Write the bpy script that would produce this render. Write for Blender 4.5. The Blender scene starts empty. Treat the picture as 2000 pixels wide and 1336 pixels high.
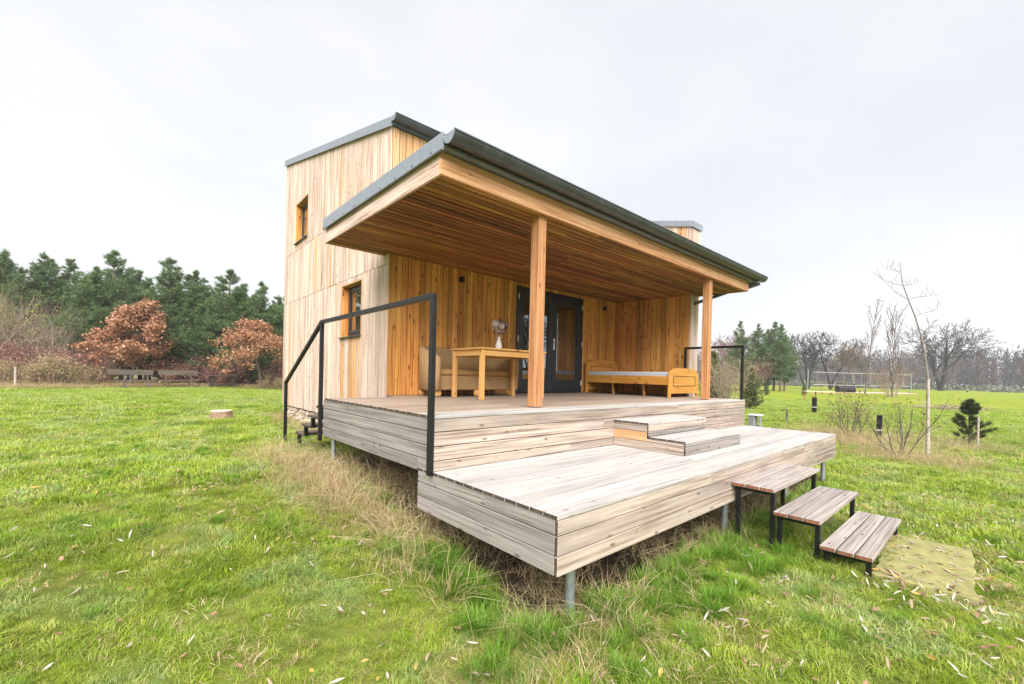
import bpy, bmesh, math, random
import numpy as np
from mathutils import Vector, Matrix, noise as mnoise

S = bpy.context.scene
COL = S.collection
R = math.radians
rnd = random.Random(7)

# ------------------------------------------------------------------ camera
cam_d = bpy.data.cameras.new('camera')
cam = bpy.data.objects.new('camera', cam_d)
COL.objects.link(cam)
cam_r = Vector((0.74671331, -0.66473888, 0.0232692))
cam_u = Vector((-0.01292251, 0.02047867, 0.99970677))
cam_f = Vector((0.66502048, 0.74679505, -0.0067016))
CAM = Vector((-1.900, -1.719, 0.8307))
cam.matrix_world = Matrix(((cam_r.x, cam_u.x, -cam_f.x, CAM.x), (cam_r.y, cam_u.y, -cam_f.y, CAM.y),
                           (cam_r.z, cam_u.z, -cam_f.z, CAM.z), (0, 0, 0, 1)))
cam_d.sensor_width = 36.0
cam_d.lens = 838.5 * 36 / 2000
cam_d.shift_x = -0.00323
cam_d.shift_y = 0.03534
cam_d.clip_start = 0.05
cam_d.clip_end = 3000
S.camera = cam

# ------------------------------------------------------------------ world, sun, exposure
SUN_EL, SUN_AZ = R(44), R(218)        # azimuth: direction the light comes from, clockwise from +y
world = bpy.data.worlds.new('World')
S.world = world
world.use_nodes = True
wn, wl = world.node_tree.nodes, world.node_tree.links
wn.clear()
w_out = wn.new('ShaderNodeOutputWorld')
w_bg = wn.new('ShaderNodeBackground')
w_bg.inputs['Strength'].default_value = 0.1
sky = wn.new('ShaderNodeTexSky')
sky.sky_type = 'NISHITA'
sky.sun_disc = False
sky.sun_elevation = SUN_EL
sky.sun_rotation = SUN_AZ
sky.air_density = 1.0
sky.dust_density = 3.0
w_tc = wn.new('ShaderNodeTexCoord')
w_map = wn.new('ShaderNodeMapping')
w_map.inputs['Scale'].default_value = (1.0, 1.0, 2.2)
w_noise = wn.new('ShaderNodeTexNoise')
w_noise.inputs['Scale'].default_value = 1.7
w_noise.inputs['Detail'].default_value = 5
w_noise.inputs['Roughness'].default_value = 0.5
w_ramp = wn.new('ShaderNodeValToRGB')                  # overcast cloud deck: pale blue grey to white
w_ramp.color_ramp.elements[0].position = 0.33
w_ramp.color_ramp.elements[0].color = (0.815, 0.835, 0.87, 1)
w_ramp.color_ramp.elements[1].position = 0.62
w_ramp.color_ramp.elements[1].color = (0.95, 0.952, 0.957, 1)
w_mul = wn.new('ShaderNodeMix'); w_mul.data_type = 'RGBA'; w_mul.blend_type = 'MULTIPLY'
w_mul.inputs['Factor'].default_value = 1.0
CLOUD = 1.84
w_mul.inputs['B'].default_value = (CLOUD, CLOUD, CLOUD, 1)
w_mix = wn.new('ShaderNodeMix'); w_mix.data_type = 'RGBA'
w_mix.inputs['Factor'].default_value = 0.96
wl.new(w_tc.outputs['Generated'], w_map.inputs['Vector'])
wl.new(w_map.outputs['Vector'], w_noise.inputs['Vector'])
wl.new(w_noise.outputs['Fac'], w_ramp.inputs['Fac'])
wl.new(w_ramp.outputs['Color'], w_mul.inputs['A'])
wl.new(sky.outputs['Color'], w_mix.inputs['A'])
wl.new(w_mul.outputs['Result'], w_mix.inputs['B'])
wl.new(w_mix.outputs['Result'], w_bg.inputs['Color'])
wl.new(w_bg.outputs['Background'], w_out.inputs['Surface'])

sun_d = bpy.data.lights.new('sun', 'SUN')
sun_d.energy = 1.5
sun_d.angle = R(58)
sun_d.color = (1.0, 0.97, 0.935)
sun = bpy.data.objects.new('sun', sun_d)
COL.objects.link(sun)
sdir = Vector((math.sin(SUN_AZ) * math.cos(SUN_EL), math.cos(SUN_AZ) * math.cos(SUN_EL), math.sin(SUN_EL)))
sun.rotation_euler = sdir.to_track_quat('Z', 'Y').to_euler()
sun.location = (0, 0, 40)

S.view_settings.view_transform = 'Standard'
S.view_settings.look = 'None'
S.view_settings.gamma = 1
S.view_settings.use_curve_mapping = False
S.view_settings.exposure = 2.5
S.render.engine = 'CYCLES'
S.cycles.use_denoising = True
S.cycles.max_bounces = 7
S.cycles.diffuse_bounces = 4
S.cycles.glossy_bounces = 3
S.cycles.transmission_bounces = 4
S.cycles.transparent_max_bounces = 6
S.cycles.volume_bounces = 0
S.cycles.caustics_reflective = False
S.cycles.caustics_refractive = False
S.cycles.use_fast_gi = False

# ------------------------------------------------------------------ helpers
WPOS = {}

def wpos(o):
    return WPOS.get(o.name, Vector((0, 0, 0))) if o else Vector((0, 0, 0))

def props(o, label=None, cat=None, group=None, kind=None):
    if label: o['label'] = label
    if cat: o['category'] = cat
    if group: o['group'] = group
    if kind: o['kind'] = kind
    return o

def link(name, data, parent=None, loc=(0, 0, 0)):
    """loc is in world space; parents are never rotated when their parts are placed this way"""
    o = bpy.data.objects.new(name, data)
    COL.objects.link(o)
    loc = Vector(loc)
    WPOS[o.name] = loc.copy()
    if parent:
        o.parent = parent
        o.location = loc - wpos(parent)
    else:
        o.location = loc
    return o

def thing(name, label, cat, loc=(0, 0, 0), group=None):
    return props(link(name, None, None, loc), label, cat, group)

def copy_tree(o, parent=None, loc=None, rz=None, sc=None, label=None, group=None):
    c = o.copy()
    COL.objects.link(c)
    if parent: c.parent = parent
    if loc is not None: c.location = loc
    if rz is not None: c.rotation_euler.z = rz
    if sc is not None: c.scale = sc if hasattr(sc, '__len__') else (sc, sc, sc)
    if label: c['label'] = label
    if group: c['group'] = group
    for ch in o.children:
        copy_tree(ch, c)
    return c

class MB:
    """collects shapes for ONE mesh"""
    def __init__(self):
        self.v, self.f, self.m = [], [], []
    def add(self, vs, fs, mi=0):
        b = len(self.v)
        self.v += [tuple(x) for x in vs]
        self.f += [tuple(i + b for i in f) for f in fs]
        self.m += [mi] * len(fs)
    def box(self, a, b, mi=0):
        x0, y0, z0 = a; x1, y1, z1 = b
        self.add([(x0, y0, z0), (x1, y0, z0), (x1, y1, z0), (x0, y1, z0), (x0, y0, z1), (x1, y0, z1), (x1, y1, z1), (x0, y1, z1)],
                 [(0, 3, 2, 1), (4, 5, 6, 7), (0, 1, 5, 4), (1, 2, 6, 5), (2, 3, 7, 6), (3, 0, 4, 7)], mi)
    def hexa(self, p, mi=0):       # 8 points: bottom ring then top ring
        self.add(p, [(0, 3, 2, 1), (4, 5, 6, 7), (0, 1, 5, 4), (1, 2, 6, 5), (2, 3, 7, 6), (3, 0, 4, 7)], mi)
    def bar(self, p, q, w, h=None, up=(0, 0, 1), mi=0):
        h = h or w
        p, q = Vector(p), Vector(q)
        d = (q - p).normalized()
        s = d.cross(Vector(up))
        s = s.normalized() if s.length > 1e-4 else Vector((1, 0, 0))
        t = s.cross(d).normalized()
        c = [(-.5, -.5), (.5, -.5), (.5, .5), (-.5, .5)]
        self.hexa([p + s * (a * w) + t * (b * h) for a, b in c] + [q + s * (a * w) + t * (b * h) for a, b in c], mi)
    def tube(self, pts, rads, n=6, mi=0, cap=True):
        pts = [Vector(p) for p in pts]
        rings = []
        ref = Vector((0.31, 0.17, 0.93))
        vs, fs = [], []
        for i, p in enumerate(pts):
            d = (pts[min(i + 1, len(pts) - 1)] - pts[max(i - 1, 0)]).normalized()
            s = d.cross(ref)
            if s.length < .1: s = d.cross(Vector((1, 0, 0)))
            s.normalize(); t = d.cross(s)
            r = rads[i] if hasattr(rads, '__len__') else rads
            for k in range(n):
                a = 2 * math.pi * k / n
                vs.append(p + s * (math.cos(a) * r) + t * (math.sin(a) * r))
        for i in range(len(pts) - 1):
            for k in range(n):
                k2 = (k + 1) % n
                fs.append((i * n + k, i * n + k2, (i + 1) * n + k2, (i + 1) * n + k))
        if cap:
            fs.append(tuple(range(n - 1, -1, -1)))
            fs.append(tuple(range((len(pts) - 1) * n, len(pts) * n)))
        self.add(vs, fs, mi)
    def lathe(self, prof, c=(0, 0, 0), n=16, mi=0):
        vs, fs = [], []
        for r, z in prof:
            for k in range(n):
                a = 2 * math.pi * k / n
                vs.append((c[0] + r * math.cos(a), c[1] + r * math.sin(a), c[2] + z))
        for i in range(len(prof) - 1):
            for k in range(n):
                k2 = (k + 1) % n
                fs.append((i * n + k, i * n + k2, (i + 1) * n + k2, (i + 1) * n + k))
        fs.append(tuple(range(n - 1, -1, -1)))
        fs.append(tuple(range((len(prof) - 1) * n, len(prof) * n)))
        self.add(vs, fs, mi)
    def prism(self, outline, lo, hi, axis, mi=0):
        """outline: 2D points; axis 'x': (y,z) points, 'y': (x,z), 'z': (x,y)"""
        def P(a, b, t):
            return {'x': (t, a, b), 'y': (a, t, b), 'z': (a, b, t)}[axis]
        n = len(outline)
        vs = [P(a, b, lo) for a, b in outline] + [P(a, b, hi) for a, b in outline]
        fs = [tuple(range(n - 1, -1, -1)), tuple(range(n, 2 * n))] + [(i, (i + 1) % n, n + (i + 1) % n, n + i) for i in range(n)]
        self.add(vs, fs, mi)
    def mesh(self, name, mats, smooth=False, bevel=0.0):
        me = bpy.data.meshes.new(name)
        me.from_pydata(self.v, [], self.f)
        for m in (mats if isinstance(mats, (list, tuple)) else [mats]):
            me.materials.append(m)
        me.polygons.foreach_set('material_index', self.m)
        bm = bmesh.new(); bm.from_mesh(me)
        bmesh.ops.recalc_face_normals(bm, faces=bm.faces)
        if bevel:
            bmesh.ops.bevel(bm, geom=list(bm.edges), offset=bevel, segments=1, affect='EDGES', profile=.5, clamp_overlap=True)
        bm.to_mesh(me); bm.free()
        if smooth:
            me.polygons.foreach_set('use_smooth', [True] * len(me.polygons))
        me.update()
        return me
    def build(self, name, mats, parent=None, origin=None, smooth=False, bevel=0.0):
        """vertices are world coordinates; origin (world) becomes the object's origin"""
        v = np.array(self.v)
        o = Vector(origin) if origin is not None else Vector((v.min(0) + v.max(0)) / 2)
        self.v = [tuple(q) for q in (v - np.array(o))]
        return link(name, self.mesh(name, mats, smooth, bevel), parent, o)
    def local(self, name, mats, parent, smooth=False, bevel=0.0):
        """vertices are the parent's local coordinates"""
        o = bpy.data.objects.new(name, self.mesh(name, mats, smooth, bevel))
        COL.objects.link(o); o.parent = parent
        return o

def np_mesh(name, verts, faces, mat, smooth=False, mat_idx=None):
    verts = np.asarray(verts, dtype=np.float32); faces = np.asarray(faces, dtype=np.int32)
    me = bpy.data.meshes.new(name)
    k = faces.shape[1]
    me.vertices.add(len(verts)); me.vertices.foreach_set('co', verts.ravel())
    me.loops.add(faces.size); me.loops.foreach_set('vertex_index', faces.ravel())
    me.polygons.add(len(faces)); me.polygons.foreach_set('loop_start', np.arange(0, faces.size, k, dtype=np.int32))
    for m in (mat if isinstance(mat, (list, tuple)) else [mat]):
        me.materials.append(m)
    if mat_idx is not None:
        me.polygons.foreach_set('material_index', np.asarray(mat_idx, dtype=np.int32))
    if smooth:
        me.polygons.foreach_set('use_smooth', np.ones(len(faces), dtype=bool))
    me.update(calc_edges=True)
    return me

def sstep(a, b, x):
    t = np.clip((np.asarray(x, dtype=float) - a) / (b - a), 0, 1)
    return t * t * (3 - 2 * t)

_tab = np.random.default_rng(3).random((64, 64))
def vnoise(x, y, s):
    x = np.asarray(x, dtype=float) / s; y = np.asarray(y, dtype=float) / s
    xi, yi = np.floor(x).astype(int), np.floor(y).astype(int)
    fx, fy = x - xi, y - yi
    fx, fy = fx * fx * (3 - 2 * fx), fy * fy * (3 - 2 * fy)
    g = lambda a, b: _tab[a % 64, b % 64]
    return (g(xi, yi) * (1 - fx) + g(xi + 1, yi) * fx) * (1 - fy) + (g(xi, yi + 1) * (1 - fx) + g(xi + 1, yi + 1) * fx) * fy

def gz(x, y):
    """height of the ground"""
    x = np.asarray(x, dtype=float); y = np.asarray(y, dtype=float)
    w = 1 - .62 * sstep(3, 10, x)
    z = -.75 + .37 * sstep(.2, 4.4, y) * w
    z = z + .05 * sstep(10, 30, x)
    near = 1 - sstep(12, 60, np.hypot(x + 1.9, y + 1.7))
    z = z + (vnoise(x, y, .55) - .5) * .035 * near + (vnoise(x + 31, y + 7, 1.7) - .5) * .05 * near
    z = z + (vnoise(x, y, 22) - .5) * .18 * sstep(15, 60, np.hypot(x, y))
    return z

def G(x, y):
    return float(gz(x, y))

# ------------------------------------------------------------------ materials
MATS = {}

def new_mat(name):
    m = bpy.data.materials.new(name); m.use_nodes = True
    nt = m.node_tree; nt.nodes.clear()
    out = nt.nodes.new('ShaderNodeOutputMaterial')
    return m, nt.nodes, nt.links, out

def ramp(N, stops):
    r = N.new('ShaderNodeValToRGB')
    e = r.color_ramp.elements
    while len(e) < len(stops): e.new(.5)
    for i, (p, c) in enumerate(stops):
        e[i].position = p; e[i].color = (*c, 1) if len(c) == 3 else c
    return r

def mixc(N, L, blend, fac, a, b):
    m = N.new('ShaderNodeMix'); m.data_type = 'RGBA'; m.blend_type = blend
    for sock, val in (('Factor', fac), ('A', a), ('B', b)):
        i = m.inputs[sock]
        if hasattr(val, 'links'): L.new(val, i)
        elif isinstance(val, (int, float)): i.default_value = val
        else: i.default_value = (*val, 1)
    return m.outputs['Result']

WOOD = {   # dark grain, middle, pale grain, knot colour, knot amount, board-to-board variation, roughness, blotch colour, blotch amount
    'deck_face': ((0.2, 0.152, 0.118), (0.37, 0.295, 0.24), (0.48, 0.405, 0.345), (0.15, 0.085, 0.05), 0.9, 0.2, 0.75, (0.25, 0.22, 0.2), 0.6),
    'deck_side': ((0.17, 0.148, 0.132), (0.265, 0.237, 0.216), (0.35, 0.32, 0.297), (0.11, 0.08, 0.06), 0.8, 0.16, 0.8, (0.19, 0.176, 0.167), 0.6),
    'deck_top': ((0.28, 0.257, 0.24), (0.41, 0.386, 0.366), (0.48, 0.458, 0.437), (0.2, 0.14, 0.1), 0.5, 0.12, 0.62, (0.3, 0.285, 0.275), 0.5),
    'deck_porch': ((0.21, 0.15, 0.11), (0.33, 0.25, 0.19), (0.43, 0.345, 0.27), (0.15, 0.1, 0.07), 0.5, 0.14, 0.55, (0.33, 0.28, 0.24), 0.5),
    'clad_pale': ((0.31, 0.18, 0.115), (0.57, 0.415, 0.325), (0.7, 0.595, 0.52), (0.22, 0.11, 0.055), 0.8, 0.2, 0.75, (0.66, 0.57, 0.5), 0.5),
    'clad_mid': ((0.42, 0.196, 0.077), (0.58, 0.32, 0.145), (0.69, 0.437, 0.252), (0.22, 0.1, 0.03), 0.8, 0.2, 0.7, (0.62, 0.41, 0.261), 0.4),
    'clad_warm': ((0.38, 0.14, 0.026), (0.64, 0.295, 0.07), (0.74, 0.4, 0.12), (0.17, 0.06, 0.015), 2.1, 0.3, 0.6, (0.5, 0.205, 0.045), 0.5),
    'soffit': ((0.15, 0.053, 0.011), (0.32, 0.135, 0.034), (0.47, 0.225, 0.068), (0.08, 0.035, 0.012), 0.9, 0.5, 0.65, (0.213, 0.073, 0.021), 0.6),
    'beam': ((0.38, 0.164, 0.068), (0.58, 0.314, 0.153), (0.69, 0.437, 0.261), (0.2, 0.09, 0.03), 0.7, 0.1, 0.65, (0.42, 0.2, 0.09), 0.6),
    'post': ((0.3, 0.12, 0.043), (0.44, 0.205, 0.085), (0.55, 0.31, 0.155), (0.2, 0.07, 0.02), 0.5, 0.06, 0.55, (0.4, 0.168, 0.072), 0.4),
    'pine': ((0.5, 0.242, 0.068), (0.64, 0.344, 0.113), (0.72, 0.428, 0.171), (0.28, 0.11, 0.03), 0.8, 0.1, 0.45, (0.55, 0.279, 0.081), 0.4),
    'bed': ((0.44, 0.186, 0.032), (0.58, 0.27, 0.054), (0.66, 0.344, 0.09), (0.24, 0.09, 0.02), 0.8, 0.08, 0.4, (0.48, 0.214, 0.041), 0.4),
    'step': ((.20, .165, .145), (.31, .265, .24), (.41, .365, .335), (.10, .07, .055), .8, .14, .7, (.25, .22, .21), .6),
    'old_grey': ((0.06, 0.045, 0.033), (0.11, 0.087, 0.066), (0.16, 0.13, 0.105), (0.05, 0.04, 0.03), 0.3, 0.1, 0.85, (0.13, 0.11, 0.09), 0.5),
    'end': ((.035, .026, .02), (.07, .05, .038), (.11, .085, .065), (.03, .02, .015), .2, .2, .9, (.05, .04, .03), .5),
    'end_red': ((.15, .06, .03), (.22, .09, .05), (.28, .13, .075), (.1, .04, .02), .2, .1, .8, (.14, .06, .035), .5),
    'inside': ((.12, .06, .025), (.20, .105, .045), (.27, .15, .07), (.06, .03, .01), .4, .1, .7, (.13, .07, .03), .3),
}

def wood(kind, axis):
    key = (kind, axis)
    if key in MATS: return MATS[key]
    cd, cm, cl, ck, kn, var, rough, cb, ba = WOOD[kind]
    m, N, L, out = new_mat('wood_%s_%s' % (kind, axis))
    tc = N.new('ShaderNodeTexCoord'); oi = N.new('ShaderNodeObjectInfo')
    mul = N.new('ShaderNodeVectorMath'); mul.operation = 'MULTIPLY_ADD'
    cmb = N.new('ShaderNodeCombineXYZ')
    for s in 'XYZ': L.new(oi.outputs['Random'], cmb.inputs[s])
    L.new(cmb.outputs[0], mul.inputs[0]); mul.inputs[1].default_value = (37.1, 53.7, 71.3); L.new(tc.outputs['Object'], mul.inputs[2])
    def mp(along, across):
        n = N.new('ShaderNodeMapping')
        sc = [across] * 3; sc['XYZ'.index(axis)] = along
        n.inputs['Scale'].default_value = sc
        L.new(mul.outputs[0], n.inputs['Vector'])
        return n.outputs[0]
    def nz(vec, scale=1, detail=4, rough_=.55, dist=0.0):
        n = N.new('ShaderNodeTexNoise'); n.inputs['Scale'].default_value = scale
        n.inputs['Detail'].default_value = detail; n.inputs['Roughness'].default_value = rough_; n.inputs['Distortion'].default_value = dist
        L.new(vec, n.inputs['Vector']); return n.outputs['Fac']
    grain = nz(mp(1.1, 42), 1, 5, .62, .25)
    fine = nz(mp(5, 170), 1, 3, .6)
    r = ramp(N, [(.36, cd), (.49, cm), (.66, cl)]); L.new(grain, r.inputs['Fac'])
    col = r.outputs['Color']
    blot = nz(mp(1.0, 5.5), 1, 5, .6)
    br = ramp(N, [(.46, (0, 0, 0)), (.70, (ba, ba, ba))]); L.new(blot, br.inputs['Fac'])
    col = mixc(N, L, 'MIX', br.outputs['Color'], col, cb)
    # knots
    vo = N.new('ShaderNodeTexVoronoi'); vo.inputs['Scale'].default_value = 1
    L.new(mp(*((5.0, 12.5) if kind in ('clad_warm', 'pine', 'bed') else (7.0, 19.0))), vo.inputs['Vector'])
    kr = ramp(N, [(.08, (1, 1, 1)), (.17, (.6, .6, .6)), (.28, (0, 0, 0))]); L.new(vo.outputs['Distance'], kr.inputs['Fac'])
    sep = N.new('ShaderNodeSeparateColor'); L.new(vo.outputs['Color'], sep.inputs['Color'])
    gt = N.new('ShaderNodeMath'); gt.operation = 'LESS_THAN'; L.new(sep.outputs['Red'], gt.inputs[0]); gt.inputs[1].default_value = .24 * kn
    km = N.new('ShaderNodeMath'); km.operation = 'MULTIPLY'; L.new(kr.outputs['Color'], km.inputs[0]); L.new(gt.outputs[0], km.inputs[1])
    col = mixc(N, L, 'MIX', km.outputs[0], col, ck)
    # board to board
    hsv = N.new('ShaderNodeHueSaturation')
    mr = N.new('ShaderNodeMapRange'); L.new(oi.outputs['Random'], mr.inputs['Value'])
    mr.inputs['To Min'].default_value = 1 - var; mr.inputs['To Max'].default_value = 1 + var * .75
    L.new(mr.outputs[0], hsv.inputs['Value'])
    m2 = N.new('ShaderNodeMath'); m2.operation = 'MULTIPLY_ADD'; m2.inputs[1].default_value = 7.31; m2.inputs[2].default_value = .17
    L.new(oi.outputs['Random'], m2.inputs[0])
    fr = N.new('ShaderNodeMath'); fr.operation = 'FRACT'; L.new(m2.outputs[0], fr.inputs[0])
    mh = N.new('ShaderNodeMapRange'); L.new(fr.outputs[0], mh.inputs['Value']); mh.inputs['To Min'].default_value = .5 - var * .028; mh.inputs['To Max'].default_value = .5 + var * .028
    L.new(mh.outputs[0], hsv.inputs['Hue'])
    L.new(col, hsv.inputs['Color'])
    b = N.new('ShaderNodeBsdfPrincipled')
    L.new(hsv.outputs['Color'], b.inputs['Base Color'])
    b.inputs['Roughness'].default_value = rough
    b.inputs['Specular IOR Level'].default_value = .3
    bp = N.new('ShaderNodeBump'); bp.inputs['Strength'].default_value = .35; bp.inputs['Distance'].default_value = .002
    ad = N.new('ShaderNodeMath'); ad.operation = 'ADD'; L.new(grain, ad.inputs[0]); L.new(fine, ad.inputs[1])
    L.new(ad.outputs[0], bp.inputs['Height']); L.new(bp.outputs[0], b.inputs['Normal'])
    L.new(b.outputs[0], out.inputs['Surface'])
    MATS[key] = m
    return m

def plain(name, col, rough=.5, metal=0.0, spec=.5, var=.12, scale=30, bump=.1):
    """painted or plain surface with slight unevenness of colour, gloss and relief"""
    if name in MATS: return MATS[name]
    m, N, L, out = new_mat(name)
    tc = N.new('ShaderNodeTexCoord')
    n = N.new('ShaderNodeTexNoise'); n.inputs['Scale'].default_value = scale; n.inputs['Detail'].default_value = 5
    L.new(tc.outputs['Object'], n.inputs['Vector'])
    lo = tuple(c * (1 - var) for c in col); hi = tuple(min(1, c * (1 + var)) for c in col)
    r = ramp(N, [(.3, lo), (.7, hi)]); L.new(n.outputs['Fac'], r.inputs['Fac'])
    b = N.new('ShaderNodeBsdfPrincipled')
    L.new(r.outputs['Color'], b.inputs['Base Color'])
    rr = N.new('ShaderNodeMapRange'); L.new(n.outputs['Fac'], rr.inputs['Value'])
    rr.inputs['To Min'].default_value = max(0, rough - .08); rr.inputs['To Max'].default_value = min(1, rough + .08)
    L.new(rr.outputs[0], b.inputs['Roughness'])
    b.inputs['Metallic'].default_value = metal
    b.inputs['Specular IOR Level'].default_value = spec
    if bump:
        bp = N.new('ShaderNodeBump'); bp.inputs['Strength'].default_value = bump; bp.inputs['Distance'].default_value = .004
        L.new(n.outputs['Fac'], bp.inputs['Height']); L.new(bp.outputs[0], b.inputs['Normal'])
    L.new(b.outputs[0], out.inputs['Surface'])
    MATS[name] = m
    return m

def leafy(name, cols, trans=.35, patch=0.0, patch_cols=None, rough=.6, instanced=True, patch_scale=.9):
    """foliage: diffuse plus translucent, colour varies by instance and by place"""
    if name in MATS: return MATS[name]
    m, N, L, out = new_mat(name)
    geo = N.new('ShaderNodeNewGeometry'); oi = N.new('ShaderNodeObjectInfo')
    n = N.new('ShaderNodeTexNoise'); n.inputs['Scale'].default_value = patch_scale; n.inputs['Detail'].default_value = 3; n.inputs['Roughness'].default_value = .6
    L.new(geo.outputs['Position'], n.inputs['Vector'])
    k = len(cols)
    r = ramp(N, [(.2 + .6 * i / max(1, k - 1), c) for i, c in enumerate(cols)])
    src = geo.outputs['Random Per Island']
    mx = N.new('ShaderNodeMix'); mx.data_type = 'FLOAT'; mx.inputs['Factor'].default_value = .5 if instanced else .25
    L.new(src, mx.inputs['A']); L.new(oi.outputs['Random'] if instanced else n.outputs['Fac'], mx.inputs['B'])
    L.new(mx.outputs['Result'], r.inputs['Fac'])
    col = r.outputs['Color']
    if patch:
        pr = ramp(N, [(.30 + .4 * i / max(1, len(patch_cols) - 1), c) for i, c in enumerate(patch_cols)])
        L.new(n.outputs['Fac'], pr.inputs['Fac'])
        col = mixc(N, L, 'MIX', patch, col, pr.outputs['Color'])
    d = N.new('ShaderNodeBsdfPrincipled'); d.inputs['Roughness'].default_value = rough; d.inputs['Specular IOR Level'].default_value = .25
    L.new(col, d.inputs['Base Color'])
    t = N.new('ShaderNodeBsdfTranslucent'); L.new(col, t.inputs['Color'])
    ms = N.new('ShaderNodeMixShader'); ms.inputs[0].default_value = trans
    L.new(d.outputs[0], ms.inputs[1]); L.new(t.outputs[0], ms.inputs[2]); L.new(ms.outputs[0], out.inputs['Surface'])
    MATS[name] = m
    return m

ANTH = plain('anthracite_sheet', (.25, .28, .325), .45, .25, .5, .10, 12, .04)
GUTTER = plain('dark_gutter_metal', (.085, .094, .10), .33, .5, .5, .2, 7, .04)
BLACK = plain('black_steel', (.0085, .009, .010), .42, .2, .5, .25, 40, .06)
FRAME = plain('anthracite_paint', (.019, .024, .032), .4, 0, .5, .12, 20, .03)
GALV = plain('galvanised_steel', (.42, .46, .50), .42, .75, .5, .18, 24, .06)
CHROME = plain('brushed_steel', (.62, .62, .62), .25, 1, .5, .06, 40, .02)
WHITE = plain('white_paint', (.75, .75, .74), .45, 0, .5, .04, 20, .02)
DARKGAP = plain('dark_gap_shade', (.025, .019, .015), .9, 0, .2, .2, 20, .0)  # near-black colour that paints the shade behind board gaps and underneath
STONE = plain('pale_field_stone', (.47, .385, .30), .85, 0, .3, .32, 9, .5)
CONC = plain('mossy_concrete', (.255, .24, .095), .95, 0, .2, .22, 11, .22)
BARK_PINE = plain('pine_bark', (.14, .085, .055), .9, 0, .2, .35, 9, .6)
BARK_GREY = plain('grey_bark', (.125, .105, .09), .9, 0, .2, .3, 9, .5)
BARK_DARK = plain('dark_bark', (.030, .026, .025), .9, 0, .2, .3, 9, .5)
BARK_TAN = plain('tan_twigs', (.34, .27, .195), .9, 0, .2, .3, 5, .3)
BARK_RED = plain('reddish_twigs', (.24, .13, .115), .9, 0, .2, .3, 5, .3)
BARK_WHITE = plain('birch_bark', (.38, .335, .285), .8, 0, .3, .3, 14, .3)

def mat_glass():
    m, N, L, out = new_mat('window_glass')
    g = N.new('ShaderNodeBsdfGlossy'); g.inputs['Roughness'].default_value = .012; g.inputs['Color'].default_value = (.92, .96, 1, 1)
    t = N.new('ShaderNodeBsdfTransparent'); t.inputs['Color'].default_value = (.62, .64, .63, 1)
    fr = N.new('ShaderNodeFresnel'); fr.inputs['IOR'].default_value = 1.75
    mr = N.new('ShaderNodeMapRange'); L.new(fr.outputs[0], mr.inputs['Value'])
    mr.inputs['From Min'].default_value = 0; mr.inputs['From Max'].default_value = .5; mr.inputs['To Min'].default_value = .10; mr.inputs['To Max'].default_value = 1
    ms = N.new('ShaderNodeMixShader'); L.new(mr.outputs[0], ms.inputs[0]); L.new(t.outputs[0], ms.inputs[1]); L.new(g.outputs[0], ms.inputs[2])
    L.new(ms.outputs[0], out.inputs['Surface'])
    return m
GLASS = mat_glass()

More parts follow.
